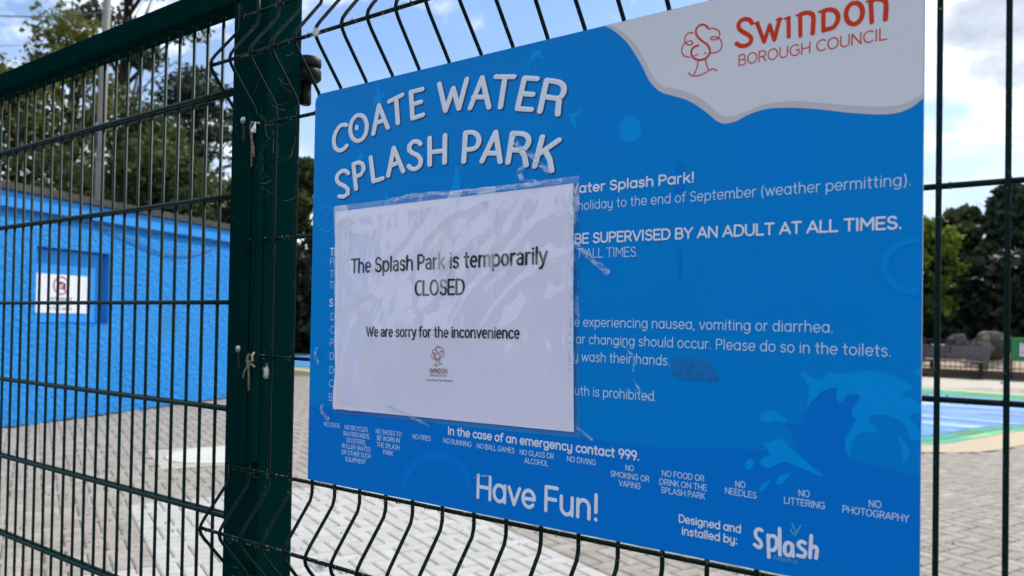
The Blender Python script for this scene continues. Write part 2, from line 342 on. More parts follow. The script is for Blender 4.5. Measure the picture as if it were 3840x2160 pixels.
for i in range(-140, 60):
    for j in range(-60, 190):
        # herringbone cells on a 100 mm lattice: brick type from (i - j) mod 4
        k = (i - j) % 4
        if k == 0: cx, cy, rot = i + 1.0, j + .5, 0            # along u, covers (i,j),(i+1,j)
        elif k == 3: cx, cy, rot = i + .5, j + 1.0, 1          # along v, covers (i,j),(i,j+1)
        else: continue
        u, v = U0 + cx * .1, V0 + cy * .1; x, y = xy2(u, v)
        p = cam_px((x, y, 0))
        if p is None: continue
        px_, py_, dz = p
        if dz > 17.5 or px_ < -900 or px_ > 4700 or py_ > 3300: continue
        if (Vector((x, y, 0)) - WA).dot(WN) < .03 and (Vector((x, y, 0)) - WA).dot(WD) < 4.2: continue
        if (x + 3) ** 2 + (y - 14) ** 2 < 400 and inside(TAN, x, y): continue
        mu, mv = uv2(MH[0], MH[1])
        if abs(u - mu) < .56 and abs(v - mv) < .56: continue
        W_ = lambda u, v: (u > U0 - 1.5 and V0 < v < V0 + 2.0) or (u > U0 and v < V0)
        du, dv = (0, .05) if rot else (.05, 0); wa, wb = W_(u - du, v - dv), W_(u + du, v + dv); white = wa
        vis = 0 <= px_ <= 3840 and 0 <= py_ <= 2160
        hid = (1175 < px_ < 3450 and py_ < 1800 + (px_ - 1175) * .205) or (880 < px_ < 1120)
        if wa == wb: BIG.append((0 if (vis and not hid) else 1, dz, x, y, rot, white, 1))
        else:
            for sg_, wv in ((-1, wa), (1, wb)): BIG.append((0 if (vis and not hid) else 1, dz, *xy2(u + sg_ * du, v + sg_ * dv), rot, wv, .5))
BIG.sort(key=lambda b: (b[0], b[1]))
base_rz = -R(22.5)
pm = {}
for wv, nm in ((False, 'pav_b'), (True, 'pav_w')):
    for ln in (1, .5):
        V, F = paver_geo(.2 * ln, .1); me = bpy.data.meshes.new('paver'); me.from_pydata(V, [], F); me.update(); me.materials.append(M[nm]); pm[wv, ln] = me
for _, dz, x, y, rot, white, ln in BIG[:290]:
    o = bpy.data.objects.new('paver', pm[white, ln]); C.objects.link(o); o.parent = pv
    o.location = (x, y, random.uniform(-.0015, .001)); o.rotation_euler = (random.gauss(0, .004), random.gauss(0, .004), base_rz + rot * math.pi / 2 + random.gauss(0, .004))
for wv, nm in ((False, 'pav_b'), (True, 'pav_w')):
    V0_, F0_ = paver_geo(.2, .1); V0_ = np.array(V0_); F0_ = np.array(F0_)
    rest = [b for b in BIG[290:] if b[5] == wv]
    VV = []; tone = []
    for _, dz, x, y, rot, white, ln in rest:
        a = base_rz + rot * math.pi / 2 + random.gauss(0, .004); ca, sa = math.cos(a), math.sin(a)
        V1_ = V0_.copy(); V1_[:, 0] = np.sign(V1_[:, 0]) * (np.abs(V1_[:, 0]) - .05 * (ln < 1)); q = V1_ @ np.array([[ca, sa, 0], [-sa, ca, 0], [0, 0, 1]]); q[:, 2] += q[:, 0] * 0
        VV.append(q + np.array([x, y, random.uniform(-.0015, .001)])); tone.append(random.random())
    n = len(rest); VV = np.concatenate(VV); FF = (F0_[None] + (np.arange(n) * 12)[:, None, None]).reshape(-1, 4)
    o = mesh_obj('pavers', VV, FF, M[nm], pv); tag(o, kind='stuff')
    at = o.data.attributes.new('tone', 'FLOAT', 'FACE'); at.data.foreach_set('value', np.repeat(np.array(tone, dtype=np.float32), 9))
fpv = sheet('far_paving', [(-30, 12), (-26, 22.6), (16, 23.2), (16, 13.5), (5, 13.5), (3, 19.2), (-1, 18.9), (-6.5, 20.1), (-14, 20.7), (-21, 19), (-22.2, 15.6), (-19, 13)], -.001, mat('distant_paving', (.40, .375, .34), .9, .1, var=[(2.2, 8, .4, .7, (.33, .31, .28)), (24, 3, .5, .8, (.44, .415, .38))]), ''); tag(fpv, 'pale paving beyond the splash pad where single blocks merge', kind='structure')
# manhole
mh = empty('manhole_cover', (MH[0], MH[1], -.008), base_rz); tag(mh, 'pale round concrete manhole cover set in a square surround in the paving', 'manhole')
b = MB(); n = 40; V = []; F = []
for k in range(n):
    a = 2 * math.pi * k / n; c, s = math.cos(a), math.sin(a); q = .555 / max(abs(c), abs(s)); V += [(.47 * c, .47 * s, .008), (q * c, q * s, .008)]
for k in range(n): F.append((2 * k, 2 * k + 1, (2 * k + 3) % (2 * n), (2 * k + 2) % (2 * n)))
b.add(V, F)
M['manhole_s'] = mat('manhole_surround', (.34, .33, .315), .85, .2, var=[(9, 6, .4, .7, (.27, .26, .25))])
M['manhole_c'] = mat('manhole_lid', (.44, .44, .43), .8, .2, var=[(6, 6, .4, .8, (.38, .38, .37))])
fixn(b.build('surround', M['manhole_s'], mh))
b = MB(); b.lathe([(.462, 0), (.462, .012), (.452, .015)], 40); fixn(b.build('cover', M['manhole_c'], mh))

# splash pad
M['tan'] = mat('tactile_edging', (.40, .335, .24), .8, .2, var=[(40, 3, .45, .6, (.31, .26, .19))])
M['padgreen'] = mat('pad_green_paint', (.13, .38, .17), .6, .2, var=[(.8, 4, .45, .55, (.02, .27, .19), (1, 1, 1))])
M['padteal'] = mat('pad_teal_paint', (.01, .22, .17), .6, .2, var=[(.9, 4, .5, .56, (.03, .15, .07))])
M['padblue'] = mat('pad_blue_paint', (.035, .15, .55), .5, .3, var=[(1.3, 3, .50, .54, (.07, .27, .66), (.35, 1.8, 1)), (1.1, 3, .56, .60, (.34, .38, .46), (.3, 2.0, 1)), (1.7, 3, .57, .60, (.02, .07, .38), (.35, 2.1, 1))])
def polyobj(name, poly, z, m, parent=None):
    bm = bmesh.new(); vs = [bm.verts.new((x, y, z)) for x, y in poly]; f = bm.faces.new(vs); bmesh.ops.triangulate(bm, faces=[f]); bmesh.ops.recalc_face_normals(bm, faces=bm.faces[:])
    if bm.faces[0].normal.z < 0: bmesh.ops.reverse_faces(bm, faces=bm.faces[:])
    me = bpy.data.meshes.new(name); bm.to_mesh(me); bm.free(); me.materials.append(m); return link(name, me, parent)
sp = polyobj('splash_pad', TAN, .001, M['tan']); tag(sp, 'painted splash pad floor in blue and green with tan edging', kind='structure')
polyobj('green_border', PAD, .005, M['padgreen'], sp)
def offvar(poly, near, far):
    a, c = offset(poly, -near), offset(poly, -far); out = []
    for p, q, r in zip(poly, a, c):
        f = min(1, max(0, (p[1] - 11.5) / 5)) if p[0] > -12 else .2
        out.append((q[0] * (1 - f) + r[0] * f, q[1] * (1 - f) + r[1] * f))
    return out
polyobj('teal_border', offvar(PAD, .16, .45), .009, M['padteal'], sp)
polyobj('blue_surface', offvar(PAD, .40, 1.9), .013, M['padblue'], sp)

# ------------------------------------------------------------------ blue building
bd = empty('pump_building', WA, WTH - math.pi / 2); tag(bd, 'flat roofed building with bright blue rendered wall behind the gate', 'building')
# local axes: +Y runs along the wall (s), +X is outward normal
# local X (cos(th-90)) = (sin th, -cos th) = WN ; local Y = WD
S0, S1 = -9.0, 4.0; REC = (.41, 1.497, 1.195, 2.125)
HT = 2.63
def wallquads(s0, s1, z0, z1, x=0.0):
    return [(x, s0, z0), (x, s1, z0), (x, s1, z1), (x, s0, z1)]
b = MB(); ss = [S0, REC[0], REC[1], S1]; zs = [-.2, REC[2], REC[3], HT]
for i in range(3):
    for j in range(3):
        if i == 1 and j == 1: continue
        b.add(wallquads(ss[i], ss[i + 1], zs[j], zs[j + 1]), [(0, 1, 2, 3)])
D = .13
a0, a1, h0, h1 = REC
b.add([(0, a0, h0), (0, a1, h0), (-D, a1, h0), (-D, a0, h0)], [(0, 1, 2, 3)]); b.add([(0, a0, h1), (0, a1, h1), (-D, a1, h1), (-D, a0, h1)], [(0, 1, 2, 3)])
b.add([(0, a0, h0), (0, a0, h1), (-D, a0, h1), (-D, a0, h0)], [(0, 1, 2, 3)]); b.add([(0, a1, h0), (0, a1, h1), (-D, a1, h1), (-D, a1, h0)], [(0, 1, 2, 3)])
b.add([(0, S1, -.2), (-6, S1, -.2), (-6, S1, HT), (0, S1, HT)], [(0, 1, 2, 3)]); b.add([(-6, S0, -.2), (-6, S1, -.2), (-6, S1, HT), (-6, S0, HT)], [(0, 1, 2, 3)])
b.add([(0, S0, -.2), (-6, S0, -.2), (-6, S0, HT), (0, S0, HT)], [(0, 1, 2, 3)])
b.build('wall', M['wall'], bd)
b = MB(); b.box(-D - .02, -D + .004, a0, a1, h0, h1); b.bbox(-D, -D + .045, a0 + .02, a1 - .10, h0 + .012, h1 - .02, .004); b.build('shutter', M['wallsmooth'], bd)
b = MB(); b.bbox(-6.1, .05, S0 - .05, S1 + .05, HT - .10, HT + .085, .006); b.build('fascia', M['wallsmooth'], bd)
b = MB(); b.bbox(-6.2, .085, S0 - .12, S1 + .12, HT + .09, HT + .185, .01); b.build('roof', M['roof'], bd)
# drooping cable + cable under fascia
b = MB(); pts = [(.03, s, HT - .125 + .006 * math.sin(s * 5)) for s in np.linspace(S0, S1, 90)]; b.tube(pts, .009, 6)
pts = smooth([(1.0, 2.50), (1.26, 2.48), (1.8, 2.36), (2.45, 2.225), (3.0, 2.25), (3.45, 2.38), (3.6, 2.50)], 6, False); b.tube([(.02, p[0], p[1]) for p in pts], .008, 6)
b.build('cable', M['cable'], bd, True)
# rubble line at wall foot
b = MB()
for k in range(110):
    s = random.uniform(-1, 4.0); r = random.uniform(.006, .028)
    bm = bmesh.new(); bmesh.ops.create_icosphere(bm, subdivisions=1, radius=r)
    for v in bm.verts: v.co = Vector((v.co.x * random.uniform(.7, 1.3), v.co.y * random.uniform(.8, 1.6), v.co.z * .6)) + Vector((random.uniform(.0, .10), s, .005))
    bm.verts.index_update(); b.add([v.co[:] for v in bm.verts], [[v.index for v in f.verts] for f in bm.faces]); bm.free()
o = b.build('rubble', M['rock']); o.location = WA; o.rotation_euler = (0, 0, WTH - math.pi / 2); tag(o, 'crumbs of mortar and soil along the foot of the blue wall', kind='stuff')

# ------------------------------------------------------------------ stroke lettering
def arc(cx, cy, rx, ry, a0, a1, n=14):
    return [(cx + rx * math.cos(R(a0 + (a1 - a0) * k / n)), cy + ry * math.sin(R(a0 + (a1 - a0) * k / n))) for k in range(n + 1)]
o_ = lambda cx=2.6, cy=2.5, rx=2.2, ry=2.5: arc(cx, cy, rx, ry, 90, 450, 22)
G = {
 'A': (6.2, [[(.2, 0), (3.1, 7), (6.0, 0)], [(1.15, 2.1), (5.05, 2.1)]]),
 'B': (5.4, [[(.5, 3.6), (.5, 7), (2.7, 7)] + arc(2.9, 5.3, 1.7, 1.7, 90, -90) + [(.5, 3.6), (.5, 0), (3.1, 0)] + arc(3.2, 1.8, 1.9, 1.8, -90, 90) + [(2.6, 3.6)]]),
 'C': (6.2, [arc(3.7, 3.5, 3.2, 3.5, 48, 312, 24)]),
 'D': (6.2, [[(.5, 0), (.5, 7), (2.6, 7)] + arc(2.6, 3.5, 3.3, 3.5, 90, -90, 20) + [(.5, 0)]]),
 'E': (5.0, [[(4.7, 7), (.5, 7), (.5, 0), (4.7, 0)], [(.5, 3.55), (4.2, 3.55)]]),
 'F': (4.8, [[(4.6, 7), (.5, 7), (.5, 0)], [(.5, 3.55), (4.1, 3.55)]]),
 'G': (6.8, [arc(3.7, 3.5, 3.2, 3.5, 50, 315, 24) + [(6.2, 1.2), (6.2, 3.4), (4.1, 3.4)]]),
 'H': (6.0, [[(.5, 0), (.5, 7)], [(5.5, 0), (5.5, 7)], [(.5, 3.5), (5.5, 3.5)]]),
 'I': (1.6, [[(.8, 0), (.8, 7)]]),
 'J': (4.4, [[(3.7, 7), (3.7, 2)] + arc(2.0, 1.8, 1.7, 1.8, 0, -140)]),
 'K': (5.2, [[(.5, 0), (.5, 7)], [(4.9, 7), (.7, 2.7)], [(2.2, 4.2), (5.0, 0)]]),
 'L': (4.6, [[(.5, 7), (.5, 0), (4.4, 0)]]),
 'M': (7.2, [[(.5, 0), (.6, 7), (3.6, 2.4), (6.6, 7), (6.7, 0)]]),
 'N': (6.2, [[(.5, 0), (.5, 7), (5.7, 0), (5.7, 7)]]),
 'O': (7.0, [arc(3.5, 3.5, 3.1, 3.5, 90, 450, 26)]),
 'P': (5.2, [[(.5, 0), (.5, 7), (2.8, 7)] + arc(2.9, 5.1, 1.9, 1.9, 90, -90) + [(.5, 3.2)]]),
 'Q': (7.0, [arc(3.5, 3.5, 3.1, 3.5, 90, 450, 26), [(4.2, 2.0), (6.4, -.3)]]),
 'R': (5.4, [[(.5, 0), (.5, 7), (2.8, 7)] + arc(2.9, 5.1, 1.9, 1.9, 90, -90) + [(.5, 3.2)], [(2.9, 3.2), (5.0, 0)]]),
 'S': (5.2, [[(4.5, 6.0)] + arc(2.7, 5.25, 1.95, 1.75, 25, 205, 12) + arc(2.6, 5.6, 1.9, 2.0, 215, 262, 5) + arc(2.7, 1.75, 2.1, 1.8, 80, -90, 14) + arc(2.6, 1.9, 2.1, 1.9, -95, -155, 6)]),
 'T': (5.4, [[(.2, 7), (5.2, 7)], [(2.7, 7), (2.7, 0)]]),
 'U': (6.0, [[(.5, 7), (.5, 2.5)] + arc(3.0, 2.5, 2.5, 2.5, 180, 360, 16) + [(5.5, 7)]]),
 'V': (6.0, [[(.2, 7), (3.0, 0), (5.8, 7)]]),
 'W': (8.8, [[(.2, 7), (2.4, 0), (4.4, 6.4), (6.4, 0), (8.6, 7)]]),
 'X': (5.6, [[(.3, 7), (5.2, 0)], [(5.2, 7), (.3, 0)]]),
 'Y': (5.6, [[(.2, 7), (2.8, 3.2), (5.4, 7)], [(2.8, 3.2), (2.8, 0)]]),
 'Z': (5.4, [[(.4, 7), (4.9, 7), (.4, 0), (5.0, 0)]]),
 'a': (5.5, [o_(), [(4.8, 5), (4.8, 0)]]),
 'b': (5.5, [o_(2.9), [(.7, 7.2), (.7, 0)]]),
 'c': (4.6, [arc(2.7, 2.5, 2.2, 2.5, 45, 315, 18)]),
 'd': (5.5, [o_(), [(4.8, 7.2), (4.8, 0)]]),
 'e': (5.2, [[(.45, 2.45), (4.75, 2.45)] + arc(2.6, 2.5, 2.2, 2.5, 0, 318, 20)]),
 'f': (3.2, [[(3.1, 7.1)] + arc(2.5, 5.9, 1.2, 1.25, 90, 180, 8) + [(1.3, 0)], [(.3, 4.8), (2.8, 4.8)]]),
 'g': (5.5, [o_(), [(4.8, 5), (4.8, 0)] + arc(2.7, -.1, 2.1, 2.0, 0, -140, 12)]),
 'h': (5.2, [[(.6, 7.2), (.6, 0)], [(.6, 2.9)] + arc(2.55, 3.0, 1.95, 2.0, 170, 0, 12) + [(4.5, 0)]]),
 'i': (1.5, [[(.75, 5), (.75, 0)], [(.75, 6.7), (.75, 6.75)]]),
 'j': (1.6, [[(.9, 5), (.9, -1.2)] + arc(-.1, -1.2, 1.0, 1.0, 0, -80, 6), [(.9, 6.7), (.9, 6.75)]]),
 'k': (4.6, [[(.6, 7.2), (.6, 0)], [(4.0, 5), (.8, 1.9)], [(2.0, 3.0), (4.3, 0)]]),
 'l': (1.5, [[(.7, 7.2), (.7, 0)]]),
 'm': (8.2, [[(.6, 5), (.6, 0)], [(.6, 3.0)] + arc(2.4, 3.2, 1.75, 1.8, 170, 0, 10) + [(4.15, 0)], [(4.15, 3.0)] + arc(5.9, 3.2, 1.7, 1.8, 170, 0, 10) + [(7.6, 0)]]),
 'n': (5.2, [[(.6, 5), (.6, 0)], [(.6, 2.9)] + arc(2.55, 3.0, 1.95, 2.0, 170, 0, 12) + [(4.5, 0)]]),
 'o': (5.2, [o_()]),
 'p': (5.5, [o_(2.9), [(.7, 5), (.7, -2.1)]]),
 'q': (5.5, [o_(), [(4.8, 5), (4.8, -2.1)]]),
 'r': (3.2, [[(.6, 5), (.6, 0)], [(.6, 2.9)] + arc(2.4, 3.1, 1.8, 1.9, 170, 75, 8)]),
 's': (4.2, [[(3.6, 4.3)] + arc(2.1, 3.75, 1.45, 1.25, 40, 215, 10) + arc(2.05, 1.3, 1.6, 1.3, 75, -90, 10) + arc(2.0, 1.4, 1.6, 1.4, -95, -150, 5)]),
 't': (3.3, [[(1.5, 6.7), (1.5, 1.4)] + arc(2.6, 1.3, 1.1, 1.3, 180, 270, 6), [(.3, 4.8), (2.9, 4.8)]]),
 'u': (5.2, [[(.6, 5), (.6, 2.1)] + arc(2.55, 2.0, 1.95, 2.0, 180, 360, 12) + [(4.5, 5)], [(4.5, 2), (4.5, 0)]]),
 'v': (4.6, [[(.2, 5), (2.3, 0), (4.4, 5)]]),
 'w': (7.0, [[(.2, 5), (1.9, 0), (3.5, 4.7), (5.1, 0), (6.8, 5)]]),
 'x': (4.4, [[(.3, 5), (4.1, 0)], [(4.1, 5), (.3, 0)]]),
 'y': (5.2, [[(.6, 5), (.6, 2.1)] + arc(2.55, 2.0, 1.95, 2.0, 180, 360, 12), [(4.5, 5), (4.5, 0)] + arc(2.5, -.1, 2.0, 2.0, 0, -140, 12)]),
 'z': (4.4, [[(.4, 5), (4.0, 5), (.4, 0), (4.1, 0)]]),
 '9': (4.9, [arc(2.45, 4.9, 2.0, 2.1, 90, 450, 18), [(4.45, 4.9), (4.2, 2.9), (2.6, 0)]]),
 '.': (1.5, [[(.7, 0.1), (.7, .15)]]), ',': (1.6, [[(.8, .2), (.4, -1.1)]]), ':': (1.6, [[(.8, .3), (.8, .35)], [(.8, 4.2), (.8, 4.25)]]),
 '!': (2.0, [[(.9, 7), (.9, 2.2)], [(.9, .1), (.9, .15)]]),
 '(': (2.6, [arc(3.2, 2.8, 2.4, 5.0, 125, 235, 12)]), ')': (2.6, [arc(-.6, 2.8, 2.4, 5.0, 55, -55, 12)]),
 '*': (2.4, [[(.9, 2.6), (.9, 2.65)]]),
}
SPACE = 2.7; TRACK = .75
def text_strokes(s, track=TRACK):
    x = 0; out = []
    for ch in s:
        if ch == ' ': x += SPACE; continue
        adv, st = G[ch]
        for q in st: out.append([(x + a, b_) for a, b_ in q])
        x += adv + track
    return out, x - track
def split_corners(poly, lim=38):
    out = []; cur = [poly[0]]
    P = [poly[0]]
    for q in poly[1:]:
        if math.hypot(q[0] - P[-1][0], q[1] - P[-1][1]) > 1e-9: P.append(q)
    if len(P) == 1: P.append((P[0][0] + 1e-6, P[0][1]))
    cur = [P[0]]
    for i in range(1, len(P)):
        cur.append(P[i])
        if i < len(P) - 1:
            a = math.atan2(P[i][1] - P[i - 1][1], P[i][0] - P[i - 1][0]); c = math.atan2(P[i + 1][1] - P[i][1], P[i + 1][0] - P[i][0])
            d = abs((c - a + math.pi) % (2 * math.pi) - math.pi)
            if d > R(lim): out.append(cur); cur = [P[i]]
    out.append(cur); return out
AN = [1.0]
def ribbon(b, P, w, h, z0, flat=False, surf=None):
    """flat stroke with round ends on the board plane; P are (X, Z) metres; raised by z0, crowned by h"""
    n = len(P)
    def pt(x, z, y): return (x, -y, z)
    V = []; F = []
    dirs = []
    for i in range(n):
        a = P[max(i - 1, 0)]; c = P[min(i + 1, n - 1)]; l = math.hypot(c[0] - a[0], c[1] - a[1]) or 1
        dirs.append(((c[0] - a[0]) / l, (c[1] - a[1]) / l))
    closed = n > 6 and math.hypot(P[0][0] - P[-1][0], P[0][1] - P[-1][1]) < w * .2
    for i in range(n):
        nx, nz = -dirs[i][1], dirs[i][0]
        for k, (o, hh) in enumerate(((-.5, 0), (-.3, .75), (0, 1), (.3, .75), (.5, 0))):
            V.append(pt(P[i][0] + nx * o * w * AN[0], P[i][1] + nz * o * w, z0 + h * hh))
    for i in range(n - 1):
        for k in range(4): F.append((i * 5 + k, i * 5 + k + 1, (i + 1) * 5 + k + 1, (i + 1) * 5 + k))
    if not closed and not flat:
        for (i, sg) in ((0, -1), (n - 1, 1)):
            dx, dz = dirs[i][0] * sg, dirs[i][1] * sg; a0 = math.atan2(dz, dx); m = 7
            c = len(V); V.append(pt(P[i][0], P[i][1], z0 + h))
            for k in range(m):
                a = a0 - math.pi / 2 + math.pi * k / (m - 1)
                V.append(pt(P[i][0] + math.cos(a) * w * .3 * AN[0], P[i][1] + math.sin(a) * w * .3, z0 + h * .75)); V.append(pt(P[i][0] + math.cos(a) * w * .5 * AN[0], P[i][1] + math.sin(a) * w * .5, z0))
            for k in range(m - 1):
                F.append((c, c + 1 + 2 * k, c + 3 + 2 * k)); F.append((c + 1 + 2 * k, c + 2 + 2 * k, c + 4 + 2 * k, c + 3 + 2 * k))
    b.add(V, F)
BY = -.012      # board face
def bpt(x, y): q = onY(x, y, BY); return (q.x, q.z)
_lift = [0]
def lift(base): _lift[0] = (_lift[0] + 1) % 7; return base + _lift[0] * 6e-6
def make_letters(name, strokes_w, m, parent, base=.00055, h=.00012, label=None, flat=False):
    b = MB()
    for st, wd in strokes_w:
        for seg in split_corners(st): ribbon(b, seg, wd, h, lift(base), flat)
    V = [(x, y + BY, z) for x, y, z in b.V]
    o = mesh_obj(name, V, b.F, m, parent, True); fixn(o)
    # make sure faces look towards the reader
    me = o.data; s = sum(p.normal.y * p.area for p in me.polygons)
    if s > 0: me.flip_normals()
    if label: tag(o, label)
    return o
def line(s, p0, p1, cap, wt, m='paleprint', parent=None, track=TRACK):
    """text line on the board: baseline from photo point p0 to p1 (2160p coordinates of the sign), cap height and stroke in metres"""
    a = Vector(bpt(*p0)); c = Vector(bpt(*p1)); st, W = text_strokes(s, track); d = c - a; k = d.length / W; ux = d.normalized(); uy = Vector((-ux.y, ux.x)); ky = cap / 7
    out = []
    for q in st: out.append(([tuple(a + ux * (x * k) + uy * (y * ky)) for x, y in q], wt))
    return make_letters('lettering', out, M[m], parent)
def c1(x, y): return (1100 + x / 1.811, y / 1.811)
def c2(x, y): return (2100 + x / 1.8114, y / 1.8114)
def c3(x, y): return (2000 + x / 1.61, 600 + y / 1.61)
def c4(x, y): return (1100 + x / 1.449, 650 + y / 1.449)
def c5(x, y): return (1100 + x / 2.1467, 1500 + y / 2.1467)
def c6(x, y): return (2200 + x / 1.6846, 1300 + y / 1.6846)

# ------------------------------------------------------------------ fence panel
def vwire_mesh(zlo, zhi, r=.0027):
    pts = [(0, 0, zhi)]
    def vee(zc, up):        # rounded V towards -Y centred on zc
        P = [(.097, 0), (.084, 0), (.072, -.0035), (.018, -.046), (.008, -.0525), (0, -.0545), (-.008, -.0525), (-.018, -.046), (-.072, -.0035), (-.084, 0), (-.097, 0)]
        return [(0, y, zc + z) for z, y in P]
    pts += vee(ZG + .1, 1) + [(0, 0, ZG - .2), (0, 0, ZG - .4)] + vee(ZG - .695, 1) + [(0, 0, ZG - 1.1)] + [(0, 0, zlo)]
    b = MB(); b.tube(pts, r, 10); me = bpy.data.meshes.new('vertical_wire'); me.from_pydata(b.V, [], b.F); me.update(); me.polygons.foreach_set('use_smooth', [True] * len(me.polygons)); me.materials.append(M['wire']); return me
fp = empty('mesh_fence_panel', (0, 0, 0)); tag(fp, 'dark green welded mesh fence panel with V folds behind the sign', 'fence')
vm = vwire_mesh(.06, ZG + .222); PITCH = .0547
for k in range(-4, 42):
    o = link('vertical_wire', vm, fp, (k * PITCH, 0, 0)); o.rotation_euler = (0, random.gauss(0, .0008), random.gauss(0, .02))
b = MB(); pts = [(x, .0012 * math.sin(x * 3 + 1), 0) for x in np.linspace(-.226, 2.25, 26)]; b.tube(pts, .003, 10)
hm = bpy.data.meshes.new('horizontal_wire'); hm.from_pydata(b.V, [], b.F); hm.update(); hm.polygons.foreach_set('use_smooth', [True] * len(hm.polygons)); hm.materials.append(M['wire'])
for z, y in ((.2, 0), (.1, -.0545), (0, 0), (-.2, 0), (-.4, 0), (-.5975, 0), (-.695, -.0545), (-.795, 0), (-1.0, 0), (-1.2, 0), (-1.4, 0), (-1.54, 0)):
    link('horizontal_wire', hm, fp, (0, y + .0052, ZG + z))
# posts
gp = empty('gate_post', (-.222, .07, 0)); tag(gp, 'square dark green steel gate post between the gate and the sign', 'post')
PX0, PX1, PY0, PY1 = -.262, -.181, .028, .108
b = MB(); b.bbox(PX0 + .222, PX1 + .222, PY0 - .07, PY1 - .07, -.1, ZG + .62, .006); b.build('shaft', M['green'], gp)
for (z0, z1, bolts) in ((-.588, .022, (.006, -.388)), (-1.5, -.762, (-.782, -1.2))):
    b = MB(); b.bbox(-.203 + .222, -.167 + .222, -.014 - .07, -.009 - .07, ZG + z0, ZG + z1, .0012); b.bbox(-.167 + .222, -.162 + .222, -.019 - .07, -.009 - .07, ZG + z0 + .004, ZG + z1 - .004, .001)
    b.bbox(-.152 + .222, -.140 + .222, -.0135 - .07, .0 - .07, ZG + z0 + .01, ZG + z1 - .01, .0015)
    b.bbox(-.21 + .222, -.185 + .222, .009 - .07, .0275 - .07, ZG + z0 + .02, ZG + z1 - .02, .001)
    cl = b.build('clamp_bar', M['green'], gp)
    for z in bolts:
        q = MB(); q.box(-.183 + .222, -.175 + .222, -.0146 - .07, -.0139 - .07, ZG + z - .034, ZG + z + .006); q.build('slot', M['darkplastic'], cl)
        q = MB(); q.lathe([(.0070, 0), (.0070, -.0012), (.0058, -.0036), (.0035, -.0049), (.001, -.0053)], 18, (-.179 + .222, -.0142 - .07, ZG + z), 'Y'); fixn(q.build('bolt', M['steel'], cl, True))
# latch pin seen behind the post
lt = empty('latch', (-.22 + .222, .20 - .07, ZG)); lt.parent = gp
q = onY(1158, 250, .13); lt.location = (q.x + .222, .06, q.z)
b = MB(); b.lathe([(.003, .0165), (.019, .0165), (.023, .013), (.0235, .002), (.021, -.003), (.003, -.003)], 24); fixn(b.build('knob', M['darkplastic'], lt, True))
b = MB(); b.lathe([(.003, -.0042), (.020, -.0042), (.0235, -.009), (.0235, -.023), (.019, -.028), (.003, -.028)], 24); fixn(b.build('collar', M['darkplastic'], lt, True))
b = MB(); b.lathe([(.0105, -.027), (.011, -.068), (.009, -.0715), (.002, -.072)], 20, (-.008, 0, 0)); b.bbox(-.06, -.012, -.012, .012, -.02, .012, .003); fixn(b.build('pin', M['darkplastic'], lt, True))
p2 = empty('fence_post', (2.30, .07, 0)); tag(p2, 'dark green square fence post at the far end of the sign panel', 'post')
b = MB(); b.bbox(-.03, .03, -.03, .03, -.1, ZG + .3, .004); b.build('shaft', M['green'], p2)

# ------------------------------------------------------------------ gate
gt = empty('mesh_gate', (-.30, .055, 0)); tag(gt, 'dark green steel gate filled with twin wire mesh on the left', 'gate')
GZ = [-.905 - .202, -.905, -.7045, -.5035, -.3065, -.1055, .0955]
def gl(x): return x + .30
GX0 = -2.35
b = MB(); b.bbox(gl(GX0), gl(-.266), -.025, .025, ZG + .2515, ZG + .2985, .004); b.build('top_rail', M['green'], gt)
b = MB(); b.bbox(gl(-.2835), gl(-.2645), -.0225, .0225, .07, ZG + .251, .003); b.build('stile', M['green'], gt)
b = MB(); b.bbox(gl(GX0), gl(GX0 + .045), -.0225, .0225, .07, ZG + .251, .004); b.build('stile', M['green'], gt)
b = MB(); b.bbox(gl(GX0 + .046), gl(-.284), -.0225, .0225, .07, .12, .004); b.build('bottom_rail', M['green'], gt)
b = MB(); b.tube([(0, 0, .10), (0, 0, .5), (0, 0, 1), (0, 0, ZG + .253)], .0032, 10)
b.lathe([(.0055, ZG + .2505), (.0048, ZG + .246), (.003, ZG + .242)], 10)
gm = bpy.data.meshes.new('vertical_bar'); gm.from_pydata(b.V, [], b.F); gm.update(); gm.polygons.foreach_set('use_smooth', [True] * len(gm.polygons)); gm.materials.append(M['gatewire'])
for k in range(39):
    x = -.3506 - .0504 * k
    o = link('vertical_bar', gm, gt, (gl(x) + random.gauss(0, .0006), 0, 0)); o.rotation_euler = (0, random.gauss(0, .0009), 0)
b = MB(); b.tube([(x, 0, 0) for x in np.linspace(gl(GX0 + .03), gl(-.282), 14)], .0044, 10); b.lathe([(.0065, gl(-.2845)), (.0048, gl(-.289)), (.004, gl(-.292))], 10, axis='X')
gh = bpy.data.meshes.new('horizontal_bar'); gh.from_pydata(b.V, [], b.F); gh.update(); gh.polygons.foreach_set('use_smooth', [True] * len(gh.polygons)); gh.materials.append(M['gatewire'])
for i in range(8):
    z = .0955 - .2005 * i
    for y in (-.0068, .0068): link('horizontal_bar', gh, gt, (0, y, ZG + z))

